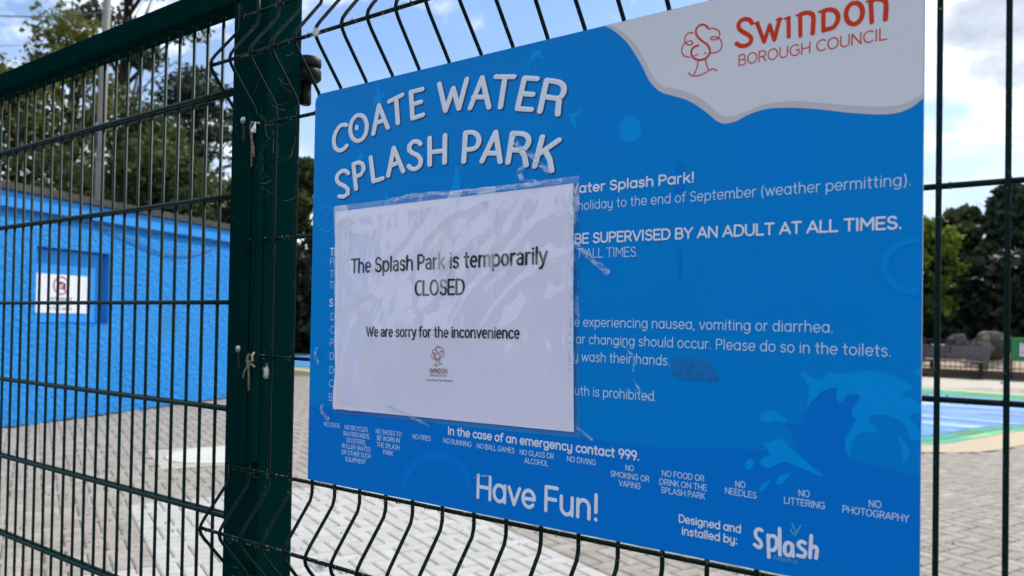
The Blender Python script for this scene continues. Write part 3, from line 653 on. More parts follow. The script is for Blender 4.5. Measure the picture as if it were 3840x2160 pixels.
# ------------------------------------------------------------------ sign board
sg = empty('park_sign', (0, 0, 0)); tag(sg, 'large blue and white splash park rules sign fixed to the mesh fence', 'sign')
X0, Z1, HH = .0036, ZG + .0217, .609; WW = HH * 1.4142; X1 = X0 + WW; Z0 = Z1 - HH
def rrect(x0, x1, z0, z1, r, n=8, corners=(1, 1, 1, 1)):
    out = []
    for (cx, cz, a, f) in ((x1 - r, z1 - r, 0, corners[0]), (x0 + r, z1 - r, 90, corners[1]), (x0 + r, z0 + r, 180, corners[2]), (x1 - r, z0 + r, 270, corners[3])):
        for k in range(n + 1): out.append((cx + r * math.cos(R(a + 90 * k / n)), cz + r * math.sin(R(a + 90 * k / n))))
    return out
def plate(name, poly, y0, y1, m, parent, medge=None):
    bm = bmesh.new(); f = [bm.verts.new((x, y0, z)) for x, z in poly]; g_ = [bm.verts.new((x, y1, z)) for x, z in poly]; n = len(poly)
    fa = bm.faces.new(f); fb = bm.faces.new(g_[::-1]); sides = [bm.faces.new((f[i], g_[i], g_[(i + 1) % n], f[(i + 1) % n])) for i in range(n)]
    if medge: 
        for s in sides: s.material_index = 1
        fb.material_index = 1
    bmesh.ops.triangulate(bm, faces=[fa, fb]); bmesh.ops.recalc_face_normals(bm, faces=bm.faces[:])
    me = bpy.data.meshes.new(name); bm.to_mesh(me); bm.free(); me.materials.append(m)
    if medge: me.materials.append(medge)
    return link(name, me, parent)
BR = rrect(X0, X1, Z0, Z1, .014)
plate('board', BR, BY, BY + .0032, M['blueboard'], sg, M['boardedge'])
def inboard(poly, mrg=.0004):
    # clip a polygon to the board rectangle (Sutherland-Hodgman)
    def clip(P, f, g_):
        out = []
        for i in range(len(P)):
            a, c = P[i], P[(i + 1) % len(P)]; fa, fc = f(a), f(c)
            if fa >= 0: out.append(a)
            if (fa >= 0) != (fc >= 0):
                t = fa / (fa - fc); out.append((a[0] + (c[0] - a[0]) * t, a[1] + (c[1] - a[1]) * t))
        return out
    for f in (lambda p: p[0] - X0 - mrg, lambda p: X1 - mrg - p[0], lambda p: p[1] - Z0 - mrg, lambda p: Z1 - mrg - p[1]):
        poly = clip(poly, f, None)
        if not poly: return poly
    return poly
def art(name, poly, h, m, label=None):
    poly = inboard(poly)
    q = [poly[0]]
    for p in poly[1:]:
        if math.hypot(p[0] - q[-1][0], p[1] - q[-1][1]) > 2e-4: q.append(p)
    poly = q; h = h * 2.2
    from mathutils.geometry import tessellate_polygon
    F = [f for f in tessellate_polygon([[Vector((x, z, 0)) for x, z in poly]])]
    me = bpy.data.meshes.new(name); me.from_pydata([(x, BY - h, z) for x, z in poly], [], F); me.update()
    ns = [p.normal.y for p in me.polygons]
    if len(ns) and min(ns) < 0 < max(ns):
        bm = bmesh.new(); bm.from_mesh(me)
        bmesh.ops.reverse_faces(bm, faces=[f for f in bm.faces if f.normal.y > 0]); bm.to_mesh(me); bm.free(); me.update()
    if len(me.polygons) and sum(p.normal.y * p.area for p in me.polygons) > 0: me.flip_normals()
    me.materials.append(M[m]); o = link(name, me, sg)
    if label: tag(o, label)
    return o
def sm(P, f, n=5, closed=True): return smooth([bpt(*f(*p)) for p in P], n, closed)
# deep blue lower part with whale tail
low = [bpt(*c5(100, 35)), bpt(*c5(350, 60)), bpt(1700, 1600)] + [bpt(*c6(*p)) for p in [(0, 578), (150, 600), (300, 625), (500, 640), (800, 645), (1120, 648), (1345, 662), (1330, 620), (1300, 560), (1265, 520), (1240, 495), (1290, 480), (1330, 490), (1357, 505), (1368, 450), (1390, 400), (1430, 340), (1480, 290), (1530, 265), (1583, 263), (1573, 320), (1585, 352), (1605, 355), (1625, 330), (1655, 305), (1700, 300), (1733, 318), (1700, 360), (1680, 395), (1670, 440), (1708, 455), (1680, 505), (1650, 560), (1632, 610), (1645, 665), (1668, 715), (1900, 765), (2130, 830)]] + [(X1 + .02, Z0 - .02), (X0 - .02, Z0 - .02)]
art('deep_water_print', low, .00006, 'bluedark')
splash = [(1345, 168), (1375, 163), (1410, 185), (1440, 205), (1480, 210), (1505, 180), (1530, 158), (1560, 162), (1620, 175), (1700, 158), (1780, 150), (1880, 165), (1960, 195), (2030, 228), (2062, 258), (2050, 280), (2005, 285), (1995, 312), (2050, 325), (2105, 350), (2110, 420), (2060, 425), (2035, 445), (2060, 475), (2100, 520), (2110, 585), (2070, 595), (2035, 580), (2028, 530), (2000, 490), (1950, 450), (1880, 430), (1810, 430), (1775, 450), (1790, 480), (1830, 505), (1840, 535), (1815, 550), (1760, 540), (1715, 550), (1685, 590), (1670, 650), (1668, 712), (1640, 660), (1630, 600), (1650, 550), (1680, 500), (1708, 455), (1670, 438), (1680, 392), (1733, 318), (1700, 298), (1655, 303), (1605, 353), (1575, 330), (1583, 262), (1530, 263), (1480, 288), (1430, 338), (1390, 398), (1375, 440), (1385, 400), (1400, 340), (1405, 270), (1385, 215)]
art('splash_print', [bpt(*c6(*p)) for p in splash], .00010, 'bluelight')
art('splash_print', sm([(1120, 612), (1165, 600), (1210, 578), (1245, 595), (1300, 650), (1400, 735), (1495, 818), (1430, 798), (1330, 757), (1250, 728), (1200, 745), (1150, 768), (1110, 750), (1098, 720), (1120, 698), (1158, 685), (1140, 650)], c6, 4), .00010, 'bluelight')
art('splash_print', sm([(1097, 455), (1110, 420), (1150, 407), (1210, 415), (1270, 478), (1200, 468), (1140, 482)], c6, 4), .00010, 'bluelight')
art('splash_print', sm([(1000, 742), (1015, 718), (1052, 712), (1050, 755), (1022, 776), (1003, 765)], c6, 4), .00010, 'bluelight')
art('splash_print', sm([(1200, 850), (1215, 820), (1290, 797), (1270, 830), (1230, 868), (1203, 868)], c6, 4), .00010, 'bluelight')
art('splash_print', sm([(1090, 905), (1110, 870), (1160, 840), (1140, 880), (1105, 915)], c6, 4), .00010, 'bluelight')
art('splash_print', sm([(1965, 560), (2010, 600), (2040, 660), (2030, 715), (1998, 720), (1992, 660)], c6, 4), .00010, 'bluelight')
art('splash_print', sm([(2065, 165), (2090, 140), (2130, 130), (2130, 185), (2090, 185)], c6, 4), .00010, 'bluelight')
def blob(f, cx, cy, rx, ry, n=32, a0=0): return [bpt(*f(cx + rx * math.cos(2 * math.pi * k / n), cy + ry * math.sin(2 * math.pi * k / n))) for k in range(n)]
art('bubble_print', blob(c2, 335, 860, 125, 128), .00005, 'bluefaint'); art('bubble_print', blob(c2, 478, 877, 77, 88), .00011, 'bluelight')
art('bubble_print', blob(c2, 1465, 1010, 300, 260, 48), .00003, 'bluefaint')
art('splash_print', sm([(1590, 472), (1600, 420), (1620, 360), (1660, 340), (1685, 350), (1680, 385), (1640, 400), (1610, 440)], c1, 4), .0001, 'bluelight')
art('splash_print', blob(c1, 1692, 392, 14, 17, 14), .0001, 'bluelight'); art('splash_print', blob(c1, 1693, 312, 8, 9, 12), .0001, 'bluelight')
art('splash_print', sm([(575, 545), (590, 600), (592, 640), (625, 622), (612, 660), (595, 680), (590, 710), (565, 700), (540, 720), (545, 680), (530, 655), (560, 655)], c1, 3), .0001, 'bluelight')
art('splash_print', sm([(1850, 775), (1900, 770), (1960, 742), (1950, 775), (1912, 795), (1925, 840), (1915, 865), (1890, 840), (1880, 795)], c1, 3), .0001, 'bluelight')
art('splash_print', sm([(445, 1000), (465, 1040), (490, 1075), (450, 1085), (420, 1088), (450, 1055)], c1, 3), .0001, 'bluelight')
art('splash_print', sm([(1105, 1120), (1125, 1180), (1135, 1260), (1130, 1330), (1060, 1340), (1085, 1240)], c1, 4), .0001, 'bluelight')
art('splash_print', sm([(637, 1250), (640, 1300), (655, 1390), (620, 1400), (625, 1330)], c1, 3), .0001, 'bluelight')
def ring(f, cx, cy, rx, ry, wd, m, h=.0001, n=44, a0=0, a1=360):
    P = [bpt(*f(cx + rx * math.cos(R(a0 + (a1 - a0) * k / n)), cy + ry * math.sin(R(a0 + (a1 - a0) * k / n)))) for k in range(n + 1)]
    P = [p for p in P if X0 + .002 < p[0] < X1 - .002 and Z0 + .002 < p[1] < Z1 - .002]
    return make_letters('ring_print', [(P, wd)], M[m], sg, h * 2.2 + .00015, .00001, flat=True)
ring(c4, 180, 248, 47, 70, .0042, 'bluelight'); ring(c3, 2310, 640, 190, 155, .0070, 'bluering', a0=62, a1=298); ring(c5, 1155, 720, 265, 275, (.0125), 'bluering2', a0=180, a1=360)
# white swoosh with grey rim
outer = [(300, 177), (360, 205), (440, 272), (500, 352), (560, 452), (610, 552), (680, 622), (770, 652), (860, 680), (950, 730), (1020, 785), (1070, 825), (1125, 840), (1200, 822), (1280, 780), (1400, 742), (1550, 732), (1750, 742), (1950, 765), (2150, 778), (2280, 770), (2380, 735), (2470, 668)]
inner = [(338, 168), (400, 198), (470, 255), (535, 335), (590, 435), (640, 530), (710, 590), (800, 606), (900, 640), (1000, 700), (1070, 765), (1130, 792), (1200, 785), (1300, 745), (1400, 708), (1600, 688), (1800, 702), (2000, 720), (2200, 727), (2330, 708), (2430, 660), (2472, 625)]
for P, h, m, nm in ((outer, .00013, 'swooshgrey', 'grey_band_print'), (inner, .00018, 'swoosh', 'white_panel_print')):
    Q = smooth([bpt(*c2(*p)) for p in P], 5, False); Q = [(Q[0][0] - .004, Z1 + .003)] + Q + [(X1 + .005, Q[-1][1] + .004), (X1 + .005, Z1 + .005)]; art(nm, Q, h, m)
# title
T = []
T.append([(362, 850), (345, 848), (318, 858), (290, 900), (277, 950), (285, 1000), (310, 1022), (340, 1015), (365, 990)])
T.append([(445 + 56 * math.cos(R(a)) + 6 * math.sin(R(a)), 870 - 88 * math.sin(R(a))) for a in range(90, 451, 20)])
T += [[(545, 910), (583, 716)], [(583, 716), (644, 868)], [(562, 838), (620, 815)], [(653, 690), (742, 645)], [(700, 668), (712, 838)], [(878, 606), (800, 626), (812, 805), (882, 780)], [(806, 712), (868, 692)]]
N0 = len(T)
T += [[(993, 570), (1035, 752), (1088, 600), (1126, 738), (1180, 538)], [(1202, 735), (1284, 528), (1330, 730)], [(1225, 660), (1315, 660)], [(1378, 522), (1500, 522)], [(1440, 522), (1408, 728)], [(1658, 536), (1572, 530), (1524, 738), (1618, 745)], [(1550, 636), (1628, 642)]]
T += [[(1676, 758), (1722, 546), (1790, 556), (1828, 575), (1840, 610), (1825, 650), (1790, 668), (1700, 655)], [(1790, 668), (1805, 690), (1800, 735), (1798, 776)]]
N1 = len(T)
T.append([(374, 1178), (358, 1162), (330, 1164), (302, 1190), (296, 1222), (315, 1248), (345, 1262), (372, 1285), (372, 1316), (345, 1336), (314, 1334)])
T += [[(428, 1284), (410, 1116), (445, 1104), (472, 1118), (480, 1150), (462, 1184), (420, 1205)], [(527, 1070), (546, 1232), (608, 1212)], [(646, 1194), (684, 1005), (748, 1164)], [(662, 1128), (722, 1100)]]
T.append([(865, 978), (845, 962), (815, 964), (790, 990), (790, 1022), (815, 1042), (845, 1056), (868, 1085), (862, 1122), (835, 1146), (805, 1146), (786, 1128)])
N2 = len(T) + 3
T += [[(927, 938), (928, 1120)], [(1032, 920), (1029, 1105)], [(928, 1036), (1030, 1022)], [(1159, 1098), (1171, 902), (1222, 900), (1255, 925), (1262, 960), (1245, 998), (1210, 1014), (1164, 1016)]]
T += [[(1282, 1096), (1376, 898), (1407, 1100)], [(1312, 1040), (1396, 1042)], [(1459, 1104), (1490, 906), (1560, 910), (1592, 930), (1600, 962), (1582, 1000), (1545, 1020), (1474, 1016)], [(1545, 1020), (1572, 1060), (1583, 1122)], [(1693, 930), (1641, 1130)], [(1805, 952), (1665, 1050)], [(1712, 1024), (1742, 1080), (1756, 1160)]]
def curve_ok(P):
    return P
TT = []
for P in T:
    q = [bpt(*c1(*p)) for p in P]; TT.append((q, .0063))
def rounded(P, n=5):
    # Catmull-Rom only where the turn is gentle
    out = []
    for seg in split_corners(P, 50):
        out.append(smooth(seg, n, False) if len(seg) > 3 else seg)
    return out
AN[0] = 1.38
for part_ in (TT[:N0], TT[N0:N1], TT[N1:N2], TT[N2:]):
    TS = [(s, wd) for q, wd in part_ for s in rounded(q)]
    make_letters('lettering_shadow', [([(x + .0015, z - .0015) for x, z in s], .0070) for s, wd in TS], M['shadowprint'], sg, .00035, .00002)
    make_letters('title_lettering', TS, M['whiteprint'], sg, .00060, .00050, 'large white title lettering')
AN[0] = 1.0
# small dirty square stuck in the letter O
art('paint_chip', [bpt(*c1(*p)) for p in [(425, 848), (446, 852), (442, 886), (421, 880)]], .0004, 'whiteprint')
# council logo
def sw(P, f, wd, n=5): return (smooth([bpt(*f(*p)) for p in P], n, False), wd)
def tree_logo(f, k, wd):
    L_ = [[(1008, 192), (985, 170), (952, 172), (926, 200), (930, 240), (965, 278), (1005, 308), (1020, 350), (1000, 390), (955, 408), (912, 396), (893, 360), (905, 325), (942, 308)],
          [(905, 225), (872, 226), (852, 252), (850, 288), (870, 303), (895, 303), (904, 290), (885, 278), (855, 290), (833, 315), (828, 350), (845, 380), (885, 390)],
          [(1012, 200), (1045, 192), (1080, 212), (1086, 243), (1066, 268), (1035, 270), (1025, 258), (1048, 250), (1082, 262), (1100, 290), (1096, 330), (1066, 355), (1022, 362)],
          [(938, 412), (932, 460), (912, 505)], [(988, 400), (997, 440), (1012, 480)], [(873, 495), (900, 515), (950, 512), (1002, 488)], [(1012, 482), (1040, 468), (1068, 480)], [(918, 380), (938, 368)], [(984, 360), (992, 364)]]
    return [(smooth([f(*p) for p in P], 5, False), wd * (1.7 if i == 0 else 1)) for i, P in enumerate(L_)]
make_letters('tree_emblem', tree_logo(lambda x, y: bpt(*c2(x, y)), 1, .0013), M['redprint'], sg, .00065)
SWI = [[(1305, 158), (1290, 138), (1262, 130), (1232, 140), (1214, 165), (1218, 195), (1245, 218), (1280, 238), (1300, 262), (1292, 292), (1262, 311), (1228, 312), (1200, 296)]]
SW2 = [[(1340, 158), (1388, 285)], [(1388, 285), (1425, 172)], [(1425, 172), (1457, 272)], [(1457, 272), (1493, 130)], [(1325, 160), (1352, 155)], [(1475, 134), (1508, 128)], [(1553, 122), (1555, 250)], [(1528, 128), (1562, 119)],
       [(1634, 245), (1632, 100)], [(1608, 105), (1640, 97)], [(1790, 210), (1790, 78)], [(1760, 82), (1800, 72)], [(2118, 152), (2112, 10)], [(2085, 12), (2120, 5)]]
SW3 = [[(1632, 100), (1670, 88), (1705, 92), (1722, 120), (1717, 228)], [(1790, 76), (1830, 66), (1868, 75), (1888, 105), (1885, 145), (1862, 182), (1825, 198), (1790, 203)],
       [(2000 + 56 * math.cos(R(a)), 92 - 72 * math.sin(R(a)) - 8 * math.cos(R(a))) for a in range(90, 451, 20)], [(2112, 8), (2150, -6), (2190, -2), (2215, 25), (2211, 132)]]
make_letters('council_lettering', [sw(P, c2, .0046) for P in SWI + SW3] + [([bpt(*c2(*p)) for p in P], .0042 if abs(P[0][0] - P[1][0]) < 50 and abs(P[0][1] - P[1][1]) > 40 else .0024) for P in SW2], M['redprint'], sg, .00065, .00012)
line('BOROUGH COUNCIL', c2(1212, 446), c2(2222, 266), .0110, .0013, 'redprint', sg)
# body text
line('Water Splash Park!', (2127, 727), (2605, 682), .0106, .0021, 'whiteprint', sg)
line('holiday to the end of September (weather permitting).', (2168, 788), (3417, 693), .0107, .00115, 'paleprint', sg)
line('BE SUPERVISED BY AN ADULT AT ALL TIMES.', (2156, 913), (3382, 856), .0112, .0021, 'whiteprint', sg)
line('T ALL TIMES.', (2163, 967), (2395, 961), .0108, .0011, 'paleprint', sg)
line('e experiencing nausea, vomiting or diarrhea.', (2155, 1223), (3125, 1247), .0107, .00115, 'paleprint', sg)
line('ar changing should occur. Please do so in the toilets.', (2160, 1287), (3343, 1337), .0107, .00115, 'paleprint', sg)
line('y wash their hands.', (2150, 1352), (2513, 1370), .0107, .00115, 'paleprint', sg)
line('uth is prohibited.', (2155, 1480), (2463, 1504), .0107, .00115, 'paleprint', sg)
for s, y, bold in (('Th', 446, 1), ('PA', 500, 0), ('Th', 567, 0), ('To', 628, 0), ('S', 722, 1)):
    x0 = 198 - (y - 446) * .015; n = text_strokes(s)[1]
    line(s, c4(x0 + 3, y), c4(x0 + 3 + n * 3.7, y), .0108, .0021 if bold else .0011, 'whiteprint' if bold else 'paleprint', sg)
for s, y in (('*Dg', 797), ('*Ch', 868), ('*Pl', 938), ('*Do', 1012), ('*Dr', 1086), ('*Clim', 1160), ('*Bea', 1234)):
    x0 = 193 - (y - 797) * .022; n = text_strokes(s)[1]; line(s, c4(x0, y), c4(x0 + n * 3.7, y + 1), .0105, .0011, 'paleprint', sg)
line('In the case of an emergency contact 999.', (1681, 1628), (2398, 1726), .0100, .0020, 'whiteprint', sg)
for s, a, c in (('NO DOGS', c5(250, 208), c5(375, 224)), ('NO BICYCLES,', c5(417, 233), c5(606, 258)), ('SKATEBOARDS,', c5(403, 283), c5(618, 312)), ('SCOOTERS,', c5(430, 337), c5(586, 360)), ('ROLLER SKATES', c5(395, 382), c5(622, 417)), ('OR OTHER SUCH', c5(390, 432), c5(625, 470)), ('EQUIPMENT', c5(422, 490), c5(586, 517)),
                ('NO SHOES TO', c5(666, 266), c5(873, 294)), ('BE WORN IN', c5(676, 319), c5(858, 345)), ('THE SPLASH', c5(674, 374), c5(858, 402)), ('PARK', c5(725, 434), c5(802, 448)), ('NO FIRES', c5(962, 310), c5(1108, 329)), ('NO RUNNING', c5(1210, 343), c5(1435, 377)), ('NO BALL GAMES', c5(1480, 385), c5(1781, 428)),
                ('NO GLASS OR', c5(1825, 437), c5(2098, 474)), ('ALCOHOL', c5(1863, 505), c5(2053, 532)), ('NO DIVING', c5(2205, 492), c5(2436, 525)),
                ('NO', c6(247, 781), c6(299, 786)), ('SMOKING OR', c6(153, 817), c6(396, 854)), ('VAPING', c6(205, 877), c6(341, 899)), ('NO FOOD OR', c6(477, 815), c6(743, 851)), ('DRINK ON THE', c6(461, 868), c6(759, 910)), ('SPLASH PARK', c6(471, 921), c6(747, 963)),
                ('NO', c6(942, 886), c6(1004, 891)), ('NEEDLES', c6(875, 925), c6(1073, 959)), ('NO', c6(1340, 943), c6(1410, 950)), ('LITTERING', c6(1248, 987), c6(1506, 1026)), ('NO', c6(1784, 1010), c6(1862, 1018)), ('PHOTOGRAPHY', c6(1617, 1044), c6(2036, 1108))):
    line(s, a, c, .0062, .00088, 'paleprint', sg, .8)
line('Designed and', c6(584, 1107), c6(976, 1176), .0080, .0014, 'whiteprint', sg)
line('installed by:', c6(602, 1184), c6(953, 1247), .0080, .0014, 'whiteprint', sg)
line('Have Fun!', c5(1478, 782), c5(2462, 970), .0292, .0047, 'whiteprint', sg)
line('thesplash.uk', c6(1180, 1343), c6(1330, 1371), .0042, .0006, 'cyanprint', sg)
SPL = [[(1108, 1160), (1085, 1152), (1068, 1170), (1072, 1200), (1095, 1225), (1105, 1250), (1090, 1268), (1062, 1250)],
       [(1147, 1190), (1152, 1328)], [(1150, 1200), (1180, 1195), (1200, 1215), (1200, 1260), (1180, 1285), (1155, 1280)], [(1220, 1150), (1222, 1315)],
       [(1296, 1245), (1268, 1238), (1252, 1262), (1256, 1305), (1278, 1318), (1298, 1295), (1300, 1245)], [(1298, 1250), (1305, 1322)], [(1380, 1240), (1355, 1230), (1338, 1250), (1358, 1275), (1382, 1295), (1372, 1325), (1335, 1318)],
       [(1420, 1195), (1412, 1330)], [(1416, 1275), (1440, 1262), (1456, 1280), (1450, 1335)]]
make_letters('maker_lettering', [sw(P, c6, .0037) for P in SPL], M['whiteprint'], sg, .0006)
make_letters('droplet_print', [sw(P, c6, .0018) for P in [[(1300, 1120), (1312, 1150)], [(1352, 1130), (1328, 1175)], [(1290, 1155), (1305, 1185)], [(1322, 1165), (1318, 1195)]]], M['cyanprint'], sg, .0006)
# tape residue patch and scratch marks
art('tape_residue', sm([(545, 85), (600, 72), (700, 75), (760, 95), (800, 125), (822, 170), (828, 215), (760, 214), (650, 208), (560, 190), (540, 150)], c6, 3), .00028, 'tacky')
art('tape_residue', sm([(868, 540), (890, 535), (893, 640), (885, 730), (878, 640)], c3, 3), .00028, 'bluedark')
art('tape_residue', sm([(865, 40), (905, 30), (912, 100), (905, 180), (860, 190)], c3, 2), .00028, 'bluedark')

# ------------------------------------------------------------------ paper notice
PC = [Vector(bpt(*p)) for p in ((1263.6, 795), (2154.5, 689), (2156, 1619.6), (1262, 1532))]    # TL TR BR BL
def disp(u, v):     # stand-off of the sheet from the board, u right, v down
    d = .0022 + .0011 * mnoise.noise(Vector((u * 3, v * 2.5, 1.3))) + .0008 * mnoise.noise(Vector((u * 7 + 3, v * 6, 4)))
    d += .0034 * math.exp(-((u - .03) / .12) ** 2 - ((v - .86) / .22) ** 2) * (1 + .9 * math.sin(u * 75 + v * 14)) + .0012 * max(0, 1 - abs(u * 1.1 + v * .35 - .36) / .012) * max(0, v - .55) + .0016 * max(0, 1 - abs(u - .06 - .15 * (v - .5)) / .02) * max(0, v - .4)
    d += .0016 * math.exp(-((u - .16) / .16) ** 2 - ((v - .4) / .25) ** 2)
    return d
def pmap(u, v): return PC[0] * (1 - u) * (1 - v) + PC[1] * u * (1 - v) + PC[2] * u * v + PC[3] * (1 - u) * v
nt_ = empty('closed_notice', (PC[0].x, BY, PC[0].y)); tag(nt_, 'white paper notice in clear plastic saying the splash park is temporarily closed', 'notice')
NL = Vector((PC[0].x, BY, PC[0].y))
def sheetmesh(name, n, m_, f, mt, parent, closed=False):
    V = []; F = []
    for j in range(m_ + 1):
        for i in range(n + 1): V.append(Vector(f(i / n, j / m_)) - NL)
    for j in range(m_):
        for i in range(n): a = j * (n + 1) + i; F.append((a, a + n + 1, a + n + 2, a + 1))
    o = mesh_obj(name, V, F, mt, parent, True)
    if sum(p.normal.y * p.area for p in o.data.polygons) > 0: o.data.flip_normals()
    return o
pp = sheetmesh('paper', 90, 64, lambda u, v: (pmap(u, v).x, BY - .0008 - disp(u, v), pmap(u, v).y), M['paper'], nt_)
def wr(u, v): # plastic wrinkles: few sharp creases
    q = Vector((u * 5 + .4 * mnoise.noise(Vector((u * 6, v * 6, 9))), v * 4, 7)); a = mnoise.noise(q); c = 1 - abs(mnoise.noise(Vector((u * 6 + v * 5, v * 2.2 - u * 2, 2)))) * 5
    top = max(0, 1 - v * 1.5)
    return .0020 * a + .0022 * max(0, c) * (.15 + top) + .0010 * mnoise.noise(Vector((u * 22, v * 9, 3))) * (.3 + top)
def ff(u, v):
    U = -.012 + u * 1.030; Vv = -.030 + v * 1.052; q = pmap(U, Vv)
    edge = min(1, min(u, 1 - u) * 22) * min(1, min(v, 1 - v) * 16)
    return (q.x, BY - .0014 - edge * (disp(min(max(U, 0), 1), min(max(Vv, 0), 1)) + .0014 + max(wr(u, v), -.0004)), q.y)
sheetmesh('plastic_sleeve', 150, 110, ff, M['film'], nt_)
def font_line(s, p0, p1, capm, m, shear=0, bold=0.0, fat=1.0):
    """lettering printed on the paper; p0 and p1 are the baseline ends in 2160p photo coordinates"""
    cu = bpy.data.curves.new('t', 'FONT'); cu.body = s; cu.size = 1; cu.offset = bold; cu.shear = shear; cu.resolution_u = 3
    ob = bpy.data.objects.new('t', cu); C.objects.link(ob); dg = bpy.context.evaluated_depsgraph_get()
    me = bpy.data.meshes.new_from_object(ob.evaluated_get(dg)); bpy.data.objects.remove(ob); n = len(me.vertices)
    co = np.empty(n * 3); me.vertices.foreach_get('co', co); co = co.reshape(-1, 3)
    a = Vector(bpt(*p0)); c = Vector(bpt(*p1)); d = c - a; ux = d.normalized(); uy = Vector((-ux.y, ux.x)); x0, x1_ = co[:, 0].min(), co[:, 0].max(); k = d.length / (x1_ - x0); ky = capm / .73
    Wp = (PC[1] - PC[0]).length; Hp = (PC[3] - PC[0]).length; e1 = (PC[1] - PC[0]).normalized(); e2 = (PC[3] - PC[0]).normalized()
    out = []
    for x, y, _ in co:
        q = a + ux * ((x - x0) * k) + uy * (y * ky); r = q - PC[0]; u = r.dot(e1) / Wp; v = r.dot(e2) / Hp
        out.append((q.x - NL.x, -.0008 - disp(u, v) - .00045, q.y - NL.z))
    me.vertices.foreach_set('co', np.array(out).ravel()); me.update(); me.materials.clear(); me.materials.append(M[m]); me.name = 'lettering'
    if sum(p.normal.y * p.area for p in me.polygons) > 0: me.flip_normals()
    return link('lettering', me, nt_)
GP = dict(G)
GP['a'] = (4.6, [[(.7, 4.4)] + arc(2.3, 3.5, 1.6, 1.5, 110, 0, 8) + [(3.9, 0)], [(3.9, 2.9), (2.2, 2.75)] + arc(2.1, 1.4, 1.6, 1.35, 90, 270, 10) + arc(2.2, 1.7, 1.7, 1.65, -90, -10, 6)])
GP['y'] = (4.6, [[(.2, 5), (2.4, 0)], [(4.4, 5), (2.0, -1.1), (1.2, -2.0), (.4, -2.0)]])
GP['e'] = (4.9, [[(.6, 2.6), (4.3, 2.6)] + arc(2.5, 2.5, 1.9, 2.5, 0, 305, 20)]); GP['C'] = (5.4, [arc(3.5, 3.5, 2.8, 3.5, 62, 298, 24)]); GP['O'] = (6.6, [arc(3.3, 3.5, 2.8, 3.5, 90, 450, 26)])
GP['o'] = (5.0, [arc(2.5, 2.5, 2.0, 2.5, 90, 450, 22)]); GP['u'] = (5.0, [[(.6, 5), (.6, 1.8)] + arc(2.3, 1.7, 1.7, 1.7, 180, 290, 8) + [(4.3, 1.3)], [(4.3, 5), (4.3, 0)]])
def notice_line(s, p0, p1, cap, wt, m='ink'):
    global G
    keep, G = G, GP; st, W = text_strokes(s, .85); G = keep
    a = Vector(bpt(*p0)); c = Vector(bpt(*p1)); d = c - a; k = d.length / W; ux = d.normalized(); uy = Vector((-ux.y, ux.x)); b = MB(); AN[0] = 1.25
    for q in st:
        for seg in split_corners([tuple(a + ux * (x * k) + uy * (y * cap / 7)) for x, y in q]): ribbon(b, seg, wt, .00003, lift(0))
    AN[0] = 1.0
    Wp = (PC[1] - PC[0]).length; Hp = (PC[3] - PC[0]).length; e1 = (PC[1] - PC[0]).normalized(); e2 = (PC[3] - PC[0]).normalized(); V = []
    for x, y, z in b.V:
        r = Vector((x, z)) - PC[0]; V.append((x - NL.x, y - .0008 - disp(r.dot(e1) / Wp, r.dot(e2) / Hp) - .00045, z - NL.z))
    o = mesh_obj('lettering', V, b.F, M[m], nt_)
    if sum(p.normal.y * p.area for p in o.data.polygons) > 0: o.data.flip_normals()
notice_line('The Splash Park is temporarily', c4(325, 541), c4(1385, 489), .0200, .0029)
notice_line('CLOSED', c4(668, 662), c4(936, 656), .0198, .0029)
notice_line('We are sorry for the inconvenience', c4(408, 884), c4(1237, 896), .0138, .0022)
font_line('BOROUGH COUNCIL', c4(752, 1102), c4(845, 1104), .0032, 'inkgrey'); font_line('Coate Water Park Wardens', c4(730, 1127), c4(875, 1134), .0036, 'inkgrey', shear=.3)
font_line('SWINDON', c4(750, 1086), c4(845, 1087), .0072, 'inkred', bold=.012)
b = MB()
for st, wd in tree_logo(lambda x, y: bpt(*c4(762 + (x - 828) * .245, 940 + (y - 168) * .302)), 1, .00075): ribbon(b, st, wd, .00002, .0008 + .0026 + .0022)
uq = .38; vq = .62
dd = disp(.42, .66) + .0008 + .0009
o = mesh_obj('tree_emblem', [(x - NL.x, -dd, z - NL.z) for x, y, z in b.V], b.F, M['inkred'], nt_)
if sum(p.normal.y * p.area for p in o.data.polygons) > 0: o.data.flip_normals()
# sticky tape strips, crumpled
def tape(P, wd, f, seed, label, crump=.0022):
    Q = smooth([bpt(*f(*p)) for p in P], 10, False); n = len(Q); V = []; F = []; m_ = 6
    for i in range(n):
        a = Q[max(i - 1, 0)]; c = Q[min(i + 1, n - 1)]; l = math.hypot(c[0] - a[0], c[1] - a[1]); nx, nz = -(c[1] - a[1]) / l, (c[0] - a[0]) / l
        ww = wd * (.55 + .6 * abs(mnoise.noise(Vector((i * .21, seed, 0)))))
        for k in range(m_ + 1):
            t = k / m_ - .5; x = Q[i][0] + nx * t * ww; z = Q[i][1] + nz * t * ww
            V.append((x, BY - .0062 - crump * .8 - crump * mnoise.noise(Vector((x * 160, z * 160, seed))) - crump * .5 * mnoise.noise(Vector((x * 420, z * 420, seed))), z))
    for i in range(n - 1):
        for k in range(m_): a = i * (m_ + 1) + k; F.append((a, a + 1, a + m_ + 2, a + m_ + 1))
    V = [(v[0] - V[0][0], v[1] - BY, v[2] - V[0][2]) if False else v for v in V]
    o = mesh_obj('tape_strip', V, F, M['tape'], None, True)
    if sum(p.normal.y * p.area for p in o.data.polygons) > 0: o.data.flip_normals()
    tag(o, label, 'tape', 'loose clear tape on the sign'); return o
tape([(1510, 930), (1560, 1010), (1640, 1060), (1700, 1120), (1760, 1180)], .010, c1, 1, 'crumpled clear tape over the R and K of the title', .0030)
